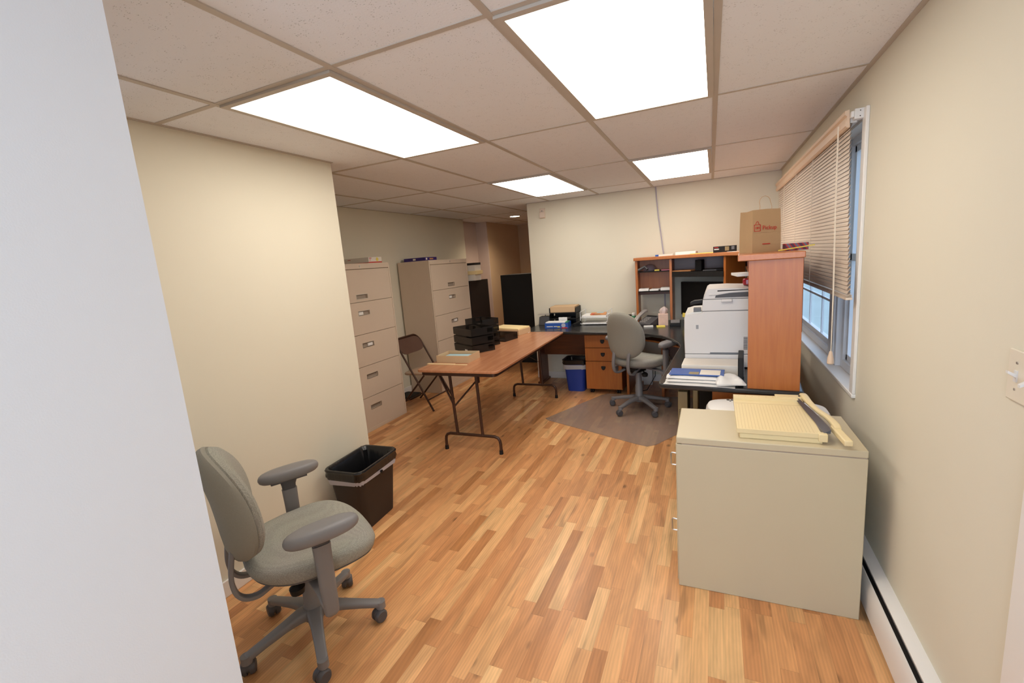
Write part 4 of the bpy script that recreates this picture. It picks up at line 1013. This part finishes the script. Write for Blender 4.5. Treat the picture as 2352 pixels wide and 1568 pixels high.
# ------------------------------------------------------------------ printer and things on the right wing
pr = thing('laser_printer', (1.63, 1.88, DZ), 0, 'white multifunction laser printer seen from its side on the desk', 'printer')
PY = 0.42
def side(name, poly_, y0, y1, m, bev=0.004, parent=None): return MB().prism(poly_, y0, y1, 'y').build(name, m, parent or pr, bevel=bev)
side('base', [(0, 0.006), (0.43, 0.006), (0.43, 0.090), (0, 0.090)], 0, PY, M['printer'])
side('body', [(0, 0.093), (0.43, 0.093), (0.43, 0.375), (0.112, 0.375), (0.107, 0.365), (0.004, 0.357), (-0.002, 0.33), (-0.003, 0.2)], 0, PY, M['printer'])
side('lid_step', [(0.0, 0.357), (0.107, 0.357), (0.107, 0.372), (0.045, 0.370), (0.02, 0.362)], 0.02, PY-0.02, M['white_plastic'], 0.003)
side('scanner', [(0.107, 0.378), (0.43, 0.378), (0.43, 0.452), (0.113, 0.452)], 0, PY, M['printer'])
side('document_feeder', [(0.115, 0.455), (0.43, 0.455), (0.43, 0.512), (0.26, 0.522), (0.150, 0.522), (0.135, 0.512)], 0.0, PY, M['printer'])
side('feeder_slot', [(0.185, 0.463), (0.43, 0.463), (0.43, 0.494), (0.27, 0.490), (0.19, 0.478)], -0.0015, 0.03, M['grey_dark'], 0)
side('feeder_lip', [(0.15, 0.480), (0.19, 0.480), (0.27, 0.492), (0.43, 0.496), (0.43, 0.503), (0.26, 0.499), (0.18, 0.490), (0.15, 0.490)], -0.006, 0.02, M['printer'], 0.002)
side('feeder_slot', [(0.20, 0.503), (0.43, 0.506), (0.43, 0.510), (0.20, 0.510)], -0.0015, 0.02, M['shadowgap'], 0)
side('tray_handle', [(0.22, 0.436), (0.285, 0.436), (0.285, 0.454), (0.225, 0.454)], -0.018, 0.0, M['printer'], 0.003)
side('cassette_grip', [(0.155, 0.094), (0.355, 0.094), (0.355, 0.104), (0.155, 0.104)], -0.0015, 0.002, M['printer_g'], 0)
b = MB(); b.prism([(0.0, 0.0895), (0.43, 0.0895), (0.43, 0.0935), (0.0, 0.0935)], 0.003, PY-0.003, 'y'); b.prism([(0.11, 0.3745), (0.43, 0.3745), (0.43, 0.3785), (0.11, 0.3785)], 0.003, PY-0.003, 'y'); b.prism([(0.115, 0.4515), (0.43, 0.4515), (0.43, 0.4555), (0.115, 0.4555)], 0.003, PY-0.003, 'y'); b.build('seam', M['printer_g'], pr)
b = MB()
for i in range(13): b.box(0.352, 0.375, -0.001, 0.001, 0.125+i*0.0065, 0.128+i*0.0065)
for i in range(13): b.box(0.378, 0.401, -0.001, 0.001, 0.125+i*0.0065, 0.128+i*0.0065)
b.build('vent_grille', M['shadowgap'], pr)
b = MB()
for i in range(6): b.box(0.070, 0.086, -0.0008, 0.001, 0.262+i*0.0045, 0.2645+i*0.0045)
b.build('embossed_mark', M['printer_g'], pr)
b = MB(); b.prism([(0.034, 0.418), (0.06, 0.424), (0.11, 0.430), (0.11, 0.452), (0.06, 0.448), (0.036, 0.436)], 0.0, 0.06, 'y'); b.build('control_panel', [M['black']], pr, bevel=0.003)
b = MB(); b.box(0.055, 0.10, 0.03, 0.10, 0.372, 0.395); b.build('output_flap', M['printer_g'], pr)

wb = thing('flat_carton', (1.80, 1.73, DZ), -2, 'flat white carton on the desk in front of the printer', 'box')
MB().box(-0.178, 0.178, -0.06, 0.13, 0, 0.066).build('carton', M['white_warm'], wb, bevel=0.003)
MB().box(-0.095, -0.05, -0.061, -0.0603, 0.028, 0.034).build('red_print', M['red'], wb)
bk2 = small_box('binder', (1.955, 1.60, DZ), (0.03, 0.22, 0.155), -3, M['black'], 'black binder standing between the white carton and the hutch end panel', 'binder', 0.004)
# mail: three flat envelopes and a plastic-wrapped magazine on top
def wavy(name, sx, sy, h, amp, mats, parent, loc, rz, seed):
    rnd = random.Random(seed); nx, ny = 14, 7
    bm_ = MB(); top = []; bot = []
    ph1, ph2 = rnd.uniform(0, 6), rnd.uniform(0, 6)
    for j in range(ny+1):
        for i in range(nx+1):
            u, v = i/nx-0.5, j/ny-0.5
            edge = min(1, 4*min(0.5-abs(u), 0.5-abs(v)) + 0.25)
            z = h*edge + amp*math.sin(7*u+ph1)*math.cos(5*v+ph2)*edge
            top.append(bm_.bm.verts.new((u*sx*(1+0.02*math.sin(9*v+ph1)), v*sy*(1+0.03*math.sin(8*u+ph2)), max(z, 0.002)))); bot.append(bm_.bm.verts.new((u*sx*(1+0.02*math.sin(9*v+ph1)), v*sy*(1+0.03*math.sin(8*u+ph2)), 0)))
    W1 = nx+1; fs = []
    for j in range(ny):
        for i in range(nx):
            a = j*W1+i
            fs.append(bm_.bm.faces.new((top[a], top[a+1], top[a+W1+1], top[a+W1]))); fs.append(bm_.bm.faces.new((bot[a+W1], bot[a+W1+1], bot[a+1], bot[a])))
    for i in range(nx):
        fs.append(bm_.bm.faces.new((bot[i], bot[i+1], top[i+1], top[i]))); a = ny*W1+i; fs.append(bm_.bm.faces.new((top[a], top[a+1], bot[a+1], bot[a])))
    for j in range(ny):
        a = j*W1; fs.append(bm_.bm.faces.new((top[a], top[a+W1], bot[a+W1], bot[a]))); a = j*W1+nx; fs.append(bm_.bm.faces.new((bot[a], bot[a+W1], top[a+W1], top[a])))
    bm_._fin(fs, True)
    o = bm_.build(name, mats, parent); o.location = loc; o.rotation_euler = (0, 0, R_(rz)); return o
tag(wavy('mailer_envelope', 0.39, 0.20, 0.016, 0.002, M['white_plastic'], None, (1.735, 1.52, DZ), -6, 3), 'lowest white mailer envelope in the mail pile on the near desk corner', 'envelope', 'mail pile on the near desk corner')
tag(wavy('mailer_envelope', 0.31, 0.18, 0.014, 0.002, M['paper'], None, (1.71, 1.525, DZ+0.018), -4, 5), 'middle white envelope in the mail pile on the near desk corner', 'envelope', 'mail pile on the near desk corner')
tag(wavy('mailer_envelope', 0.31, 0.17, 0.014, 0.002, M['paper'], None, (1.705, 1.53, DZ+0.034), -5, 9), 'upper white envelope in the mail pile on the near desk corner', 'envelope', 'mail pile on the near desk corner')
mg = thing('magazine', (1.715, 1.54, DZ+0.051), -3, 'blue-covered magazine on top of the mail pile', 'magazine')
MB().box(-0.15, 0.15, -0.075, 0.075, 0, 0.005).build('cover', M['blue'], mg, bevel=0.001)
MB().box(0.02, 0.13, -0.065, 0.05, 0.005, 0.0062).build('white_panel', M['white_warm'], mg)
MB().box(-0.04, 0.015, -0.065, -0.01, 0.005, 0.0062).build('picture', M['olive'], mg)
tag(wavy('plastic_sleeve', 0.15, 0.16, 0.035, 0.010, M['white_plastic'], None, (1.885, 1.475, DZ+0.017), 10, 21), 'crumpled white plastic sleeve at the right end of the mail pile', 'plastic bag')

# things under the right wing
def comp(x, label):
    t = thing('computer_tower', (x, 1.66, 0), 0, label, 'computer', 'olive-beige computer cases under the right desk wing')
    MB().box(-0.028, 0.028, -0.10, 0.22, 0.0, 0.66).build('case', M['olive'], t, bevel=0.004)
    b = MB()
    for r_ in range(5):
        for k in range(4): b.box(-0.02+k*0.011, -0.014+k*0.011, -0.101, -0.0995, 0.50+r_*0.010, 0.504+r_*0.010)
    b.build('vent_slots', M['shadowgap'], t)
comp(1.632, 'left one of the two olive-beige cases standing under the near desk edge'); 
t_ = thing('computer_tower', (1.705, 1.66, 0), 0, 'narrower, right one of the two olive-beige cases under the near desk edge', 'computer', 'olive-beige computer cases under the right desk wing')
MB().box(-0.014, 0.014, -0.10, 0.22, 0.0, 0.68).build('case', M['olive'], t_, bevel=0.004)
bp = thing('black_equipment', (1.90, 2.10, 0), 0, 'black ribbed equipment box on the floor under the corner desk', 'equipment')
MB().box(-0.16, 0.20, -0.12, 0.18, 0, 0.34).build('case', M['black'], bp, bevel=0.004)
b = MB()
for i in range(6): b.box(-0.164, -0.16, -0.10, 0.16, 0.05+i*0.045, 0.06+i*0.045)
b.build('ribs', M['grey_dark'], bp)
ob = thing('power_box', (1.10, 4.02, 0), 0, 'pale grey power box on the floor behind the desk chair', 'power supply')
MB().box(-0.05, 0.05, -0.03, 0.03, 0, 0.2).build('case', M['white_plastic'], ob, bevel=0.004)
b = MB(); b.tube([(1.15, 3.97, 0.2), (1.19, 3.92, 0.33), (1.20, 3.85, 0.15), (1.12, 3.75, 0.01), (1.0, 3.65, 0.008)], 0.004, 6); tag(b.build('power_cable', M['black']), 'thin black cable under the corner desk', 'cable')

# rounded white shredder behind the near cabinet
sh = thing('paper_shredder', (2.05, 1.222, 0.052), 0, 'rounded white shredder top showing behind the cream cabinet', 'shredder')
ol = superellipse(0.283, 0.137, 3.6)
b = MB(); b.rings([[(x*0.9, y*0.82, -0.052) for x, y in ol], [(x*0.93, y*0.85, 0.5) for x, y in ol]]); b.build('bin', M['grey_dark'], sh)
b = MB(); b.rings([[(x*0.97, y*0.97, 0.50) for x, y in ol], [(x, y, 0.53) for x, y in ol], [(x, y, 0.60) for x, y in ol], [(x*0.985, y*0.98, 0.625) for x, y in ol], [(x*0.95, y*0.92, 0.642) for x, y in ol], [(x*0.8, y*0.7, 0.650) for x, y in ol], [(x*0.3, y*0.2, 0.652) for x, y in ol]]); b.build('head', M['white_plastic'], sh)
b = MB(); b.box(-0.09, 0.16, -0.006, 0.006, 0.6505, 0.654); b.build('feed_slot', M['shadowgap'], sh)
b = MB(); b.cyl((-0.17, 0.075), 0.008, 0.648, 0.652, 12); b.cyl((-0.15, 0.075), 0.008, 0.648, 0.652, 12); b.cyl((-0.16, 0.055), 0.005, 0.649, 0.652, 12); b.build('buttons', M['black'], sh)
b = MB()
for i in range(3): b.box(-0.245+0.012*i, -0.238+0.012*i, -0.03, 0.01, 0.640, 0.6435)
b.build('printed_marks', M['printer_g'], sh)

# ------------------------------------------------------------------ near cream cabinet
nc = thing('filing_cabinet', (2.0, 0.865, 0), 0, 'low cream two-drawer filing cabinet standing side-on in the right foreground', 'filing cabinet')
nc.rotation_euler = (0, 0, R_(0.6))
MB().box(-0.341, 0.343, -0.2, 0.2, 0.0, 0.690).build('body', M['greige_steel'], nc, bevel=0.003)
MB().box(-0.342, 0.343, -0.2, 0.2, 0.6925, 0.722).build('top', M['greige_steel'], nc, bevel=0.004)
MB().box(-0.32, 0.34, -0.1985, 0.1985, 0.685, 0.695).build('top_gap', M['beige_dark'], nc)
for z0, z1 in ((0.355, 0.688), (0.02, 0.350)):
    d = MB().box(-0.345, -0.338, -0.185, 0.185, z0, z1-0.004).build('drawer', M['greige_steel'], nc, bevel=0.0015)
    zc = (z0+z1)/2 + 0.075 if z0 > 0.3 else (z0+z1)/2+0.085
    b = MB(); b.tube([(-0.342, -0.13, zc+0.02), (-0.366, -0.13, zc+0.022), (-0.370, -0.13, zc+0.016), (-0.370, -0.13, zc-0.030), (-0.366, -0.13, zc-0.036), (-0.342, -0.13, zc-0.036)], 0.0035, 8)
    b.build('handle', M['nickel'], d)

# paper cutter
pt = thing('paper_cutter', (2.055, 0.94, 0.722), 0, 'yellowed guillotine paper cutter lying on the cream cabinet', 'paper cutter')
MB().box(-0.145, 0.150, -0.232, 0.23, 0.0, 0.022).build('base', M['cutter'], pt, bevel=0.003)
b = MB(); b.box(-0.155, 0.145, -0.235, 0.232, 0.024, 0.042); b.mi = 1
for i in range(22): b.box(-0.148+i*0.0128, -0.1465+i*0.0128, -0.225, 0.11, 0.042, 0.0424)
b.box(-0.152, 0.14, 0.118, 0.122, 0.042, 0.0426)
b.build('board', [M['cutter'], M['cutter_l']], pt, bevel=0.0)
b = MB(); b.box(-0.155, 0.125, 0.170, 0.222, 0.042, 0.054); b.box(0.03, 0.145, 0.19, 0.235, 0.042, 0.060); b.mi = 1
for i in range(9): b.cyl((-0.13+i*0.03, 0.200), 0.0035, 0.054, 0.0545, 8)
b.build('rule', [M['cutter'], M['cutter_l']], pt, bevel=0.001)
b = MB(); b.rings([[(0.112, 0.21, 0.052), (0.118, 0.21, 0.046), (0.124, 0.21, 0.056)], [(0.132, 0.0, 0.048), (0.152, 0.0, 0.044), (0.154, 0.0, 0.060)], [(0.152, -0.19, 0.044), (0.176, -0.19, 0.042), (0.178, -0.19, 0.058)], [(0.154, -0.225, 0.044), (0.176, -0.225, 0.042), (0.178, -0.225, 0.058)]], smooth=False); b.build('blade', M['blade'], pt)
b = MB(); b.flat_tube([(0.150, 0.235, 0.058), (0.152, 0.19, 0.062), (0.158, 0.12, 0.060), (0.172, 0.02, 0.058), (0.195, -0.08, 0.058), (0.205, -0.16, 0.056), (0.205, -0.20, 0.052)], [0.03, 0.03, 0.026, 0.022, 0.024, 0.028, 0.024], [0.024, 0.024, 0.018, 0.016, 0.018, 0.020, 0.02], (1, 0, 0)); b.build('arm', M['cutter'], pt)
b = MB(); b.box(0.193, 0.221, -0.325, -0.16, 0.034, 0.056, rot=Matrix.Rotation(R_(5), 3, 'Z')); b.build('arm_grip', M['cutter'], pt, bevel=0.004)
b = MB(); b.box(0.135, 0.165, -0.245, -0.215, 0.012, 0.044); b.build('corner_block', M['cutter'], pt, bevel=0.003)
b = MB(); b.tube([(0.128, 0.215, 0.056), (0.160, 0.215, 0.056)], 0.008, 10); b.build('pivot_bolt', M['black'], pt)

# ------------------------------------------------------------------ chair mat
cm = MB(); cmp_ = [(0.30, 2.66), (0.35, 2.615), (1.25, 2.225), (1.32, 2.205), (1.38, 2.25), (1.66, 2.75), (1.60, 3.55), (0.72, 3.56), (0.66, 3.50)]
cm.prism(cmp_, 0.001, 0.0045)
tag(cm.build('chair_mat', M['mat_plastic']), 'clear plastic chair mat on the floor under the desk chair', 'floor mat')

# ------------------------------------------------------------------ task chairs
def task_chair(loc, rz, base_phase, label, up=0.0):
    t = thing('office_chair', loc, rz, label, 'office chair', 'grey task chairs with armrests')
    br_ = R_(base_phase - rz)
    # five-star base; everything from the mechanism up rises with the gas column
    Z = lambda pts: [(x, y, z+up) for x, y, z in pts]
    for k in range(5):
        a = br_ + 2*PI*k/5; ca, sa = math.cos(a), math.sin(a)
        q = lambda r_, z: (r_*ca, r_*sa, z)
        b = MB(); b.flat_tube([q(0.02, 0.115), q(0.06, 0.118), q(0.12, 0.110), q(0.20, 0.094), q(0.265, 0.080), q(0.285, 0.076)], [0.075, 0.062, 0.048, 0.042, 0.040, 0.036], [0.055, 0.045, 0.034, 0.028, 0.026, 0.022], (-sa, ca, 0))
        b.cyl((0.275*ca, 0.275*sa), 0.021, 0.058, 0.090, 14)
        lg = b.build('base_leg', M['grey_plastic'], t)
        # twin-wheel caster trailing at its own angle
        ca2 = a + (0.5, -0.9, 2.1, 1.2, -0.4)[k]; ux, uy = math.cos(ca2), math.sin(ca2)
        cx, cy = 0.275*ca + 0.012*uy, 0.275*sa - 0.012*ux
        b = MB()
        for s_ in (-1, 1):
            o0, o1 = s_*0.006, s_*0.026
            b.tube([(cx+ux*o0, cy+uy*o0, 0.029), (cx+ux*(o0*0.4+o1*0.6), cy+uy*(o0*0.4+o1*0.6), 0.029), (cx+ux*o1, cy+uy*o1, 0.029)], [0.0285, 0.0285, 0.023], 20)
        b.tube([(cx-ux*0.006, cy-uy*0.006, 0.036), (cx+ux*0.006, cy+uy*0.006, 0.036)], 0.026, 14)
        b.build('caster', M['grey_dark'], lg)
    b = MB(); b.lathe((0, 0, 0), [(0.03, 0.075), (0.045, 0.085), (0.047, 0.13), (0.036, 0.15), (0.034, 0.25), (0.030, 0.26), (0.028, 0.36+up)], 24); b.build('column', M['grey_plastic'], t)
    b = MB(); b.box(-0.075, 0.075, -0.13, 0.10, 0.350+up, 0.388+up); b.box(-0.05, 0.05, -0.09, 0.06, 0.320+up, 0.355+up)
    b.build('mechanism', M['black'], t, bevel=0.008)
    b = MB(); b.tube(Z([(0.06, -0.04, 0.355), (0.115, -0.06, 0.335)]), 0.006, 8); b.lathe((0.118, -0.062, 0.292+up), [(0.012, 0), (0.026, 0.006), (0.030, 0.03), (0.014, 0.044)], 12); b.build('adjustment_knob', M['black'], t)
    # seat: rounded squarish pad with waterfall front
    ol_ = []
    for u, v in superellipse(1, 1, 2.7, 56):
        ol_.append((u*(0.255 - 0.02*v*(-1)), v*0.248))
    def sw_(u, v, h_):
        z = 0.395 + up + h_
        f = max(0, v-0.08)/0.16; z -= 0.032*f*f
        z += 0.012*(abs(u)/0.25)**2 * (1 if h_ > 0.03 else 0) + 0.010*max(0, (-v-0.1)/0.14)
        return (u, 0.028+v, z)
    b = MB(); b.pillow(ol_, [(0.1, 0.0), (0.86, 0.0), (0.93, 0.006), (0.975, 0.020), (1.0, 0.040), (0.985, 0.056), (0.94, 0.068), (0.84, 0.075), (0.6, 0.076), (0.3, 0.074), (0.05, 0.073)], sw_); b.build('seat', M['fabric'], t)
    b = MB(); b.pillow(ol_, [(0.1, -0.012), (0.80, -0.012), (0.90, -0.004), (0.945, 0.006), (0.90, 0.008), (0.1, 0.008)], sw_); b.build('seat_shell', M['grey_plastic'], t)
    # backrest: tall rounded, wrapped in plan, hollowed in profile
    ob_ = []
    for u, v in superellipse(1, 1, 2.35, 56):
        wv = 0.203 - 0.02*v
        ob_.append((u*wv, v*0.225))
    def bw_(u, v, h_):
        z = 0.708 + up + v
        prof = -0.220 - 0.06*(v+0.10) - 0.80*max(0, v+0.03)**2 - 1.2*max(0, -v-0.08)**2
        y = prof + 0.9*u*u + h_*1.25
        return (u, y, z)
    b = MB(); b.pillow(ob_, [(0.1, 0.004), (0.90, 0.004), (0.955, 0.012), (0.975, 0.024), (0.95, 0.036), (0.86, 0.046), (0.6, 0.050), (0.3, 0.050), (0.05, 0.050)], bw_); b.build('back_cushion', M['fabric'], t)
    b = MB(); b.pillow(ob_, [(0.1, -0.046), (0.5, -0.043), (0.75, -0.034), (0.9, -0.020), (0.97, -0.006), (1.0, 0.008), (0.985, 0.018), (0.92, 0.014), (0.1, 0.010)], bw_); b.build('back_shell', M['fabric_s'], t)
    # two J-shaped bars
    for s_ in (-1, 1):
        x = s_*0.085
        b = MB(); b.flat_tube(Z([(x*0.7, -0.06, 0.372), (x*0.85, -0.14, 0.350), (x, -0.190, 0.338), (x, -0.232, 0.346), (x, -0.258, 0.375), (x, -0.267, 0.42), (x, -0.265, 0.46), (x, -0.258, 0.50), (x, -0.246, 0.56)]), 0.032, [0.018]*9, (1, 0, 0)); b.build('back_bar', M['grey_plastic'], t)
    # arms
    for s_ in (-1, 1):
        ax, ay, az = ((0.0, 0.0, up), (0.018, -0.004, -0.014+up*0.95))[s_ > 0]
        b = MB(); b.flat_tube(Z([(s_*0.06, 0.0, 0.372), (s_*0.18, 0.005, 0.362), (s_*0.25, 0.01, 0.350), (s_*0.288, 0.015, 0.325), (s_*0.292, 0.018, 0.30)]), [0.07, 0.065, 0.06, 0.06, 0.05], [0.016, 0.016, 0.018, 0.03, 0.03], (0, 1, 0))
        b.flat_tube(Z([(s_*0.292, 0.02, 0.262), (s_*0.292, 0.02, 0.272), (s_*0.293, 0.02, 0.30), (s_*0.294, 0.02, 0.48), (s_*0.294, 0.02, 0.56)]), [0.024, 0.044, 0.056, 0.062, 0.066], [0.016, 0.028, 0.034, 0.034, 0.034], (0, 1, 0))
        am = b.build('arm_post', M['grey_plastic'], t)
        b = MB(); b.flat_tube([(s_*0.294, 0.02, 0.535+up), (s_*0.296, 0.02, 0.58+up), (s_*0.298+ax, 0.025, 0.612+az)], [0.052, 0.062, 0.085], [0.026, 0.028, 0.034], (0, 1, 0)); b.box(s_*0.294-0.03, s_*0.294+0.03, -0.055, 0.10, 0.606+az, 0.616+az); b.build('arm_slider', M['grey_dark'], am)
        pad = superellipse(0.050, 0.132, 2.3, 64)
        b = MB(); b.pillow(pad, [(0.1, 0.0), (0.80, 0.0), (0.90, 0.003), (0.97, 0.010), (1.0, 0.020), (0.995, 0.028), (0.96, 0.037), (0.90, 0.043), (0.80, 0.047), (0.5, 0.050), (0.05, 0.050)], lambda u, v, h_: (s_*0.300+ax+u, 0.030+ay+v, 0.612+az+h_+0.05*v*(0.3) + 0.0)); b.build('arm_pad', M['grey_plastic'], am)
    return t
task_chair((0.225, -0.115, 0), 60-90, -37.5, 'grey mesh task chair in the left foreground facing the bin')
task_chair((1.13, 3.11, 0.0045), 62-90, 23, 'grey task chair on the plastic mat, its back turned to the viewer', 0.065)

# ------------------------------------------------------------------ waste bins
def bin_(name, c, rz, top, bot, h, m, label, seed, liner, skirt):
    t = thing(name, c, rz, label, 'waste bin')
    rt = lambda s_, z, n=6: [(x, y, z) for x, y in rrect(-s_[0], s_[0], -s_[1], s_[1], 0.045, n)]
    lerp = lambda f: (bot[0]+(top[0]-bot[0])*f, bot[1]+(top[1]-bot[1])*f)
    b = MB(); b.rings([rt(lerp(f), h*f) for f in (0, 0.02, 0.5, 1.0)], True, False)
    inn = lambda s_: (s_[0]-0.004, s_[1]-0.004)
    b.rings([rt(inn(lerp(f)), h*f) for f in (1.0, 0.5, 0.02)], False, True); b.build('bin_body', m, t)
    rnd = random.Random(seed)
    def ring(s_, z, amp, zamp=0.0):
        base = rt(s_, z, 10); out = []
        for i, (x, y, zz) in enumerate(base):
            k = 1 + rnd.uniform(-amp, amp); out.append((x*k, y*k, zz + rnd.uniform(-zamp, zamp)))
        return out
    T_ = (top[0]+0.004, top[1]+0.004)
    b = MB(); b.rings([ring((T_[0]+0.004, T_[1]+0.004), h-0.050, 0.012, 0.006), ring((T_[0]+0.009, T_[1]+0.009), h-0.032, 0.010, 0.003), ring((T_[0]+0.006, T_[1]+0.006), h-0.012, 0.006), ring((T_[0]+0.010, T_[1]+0.010), h+0.002, 0.005, 0.002), ring((T_[0]+0.005, T_[1]+0.005), h+0.011, 0.004, 0.002), ring((T_[0]-0.004, T_[1]-0.004), h+0.010, 0.004),
              ring((top[0]-0.012, top[1]-0.012), h-0.01, 0.01), ring((lerp(0.6)[0]-0.014, lerp(0.6)[1]-0.014), h*0.6, 0.05), ring((lerp(0.2)[0]-0.03, lerp(0.2)[1]-0.03), h*0.18, 0.06)], False, True)
    b.build('liner', liner, t)
    b = MB(); b.rings([ring((T_[0]+0.000, T_[1]+0.000), h-0.055-skirt[1], 0.012, 0.007), ring((T_[0]+0.004, T_[1]+0.004), h-0.05, 0.006, 0.003)], False, False); b.build('liner_edge', skirt[0], t)
    return t
bn = bin_('waste_bin', (-0.205, 0.715, 0), 4, (0.125, 0.185), (0.095, 0.150), 0.385, M['binbrown'], 'dark brown waste bin with a black liner beside the left wall', 4, M['bag_black'], (M['bag_edge'], 0.022))
b = MB(); b.tube([(0.132, 0.0, 0.315), (0.142, 0.004, 0.318)], 0.012, 8); b.build('liner_knot', M['bag_black'], bn)
bin_('waste_bin', (0.335, 3.70, 0), 0, (0.130, 0.110), (0.100, 0.085), 0.37, M['binblue'], 'blue waste bin with a black and clear liner under the back desk', 8, M['bag_black'], (M['bag_clear'], 0.05))
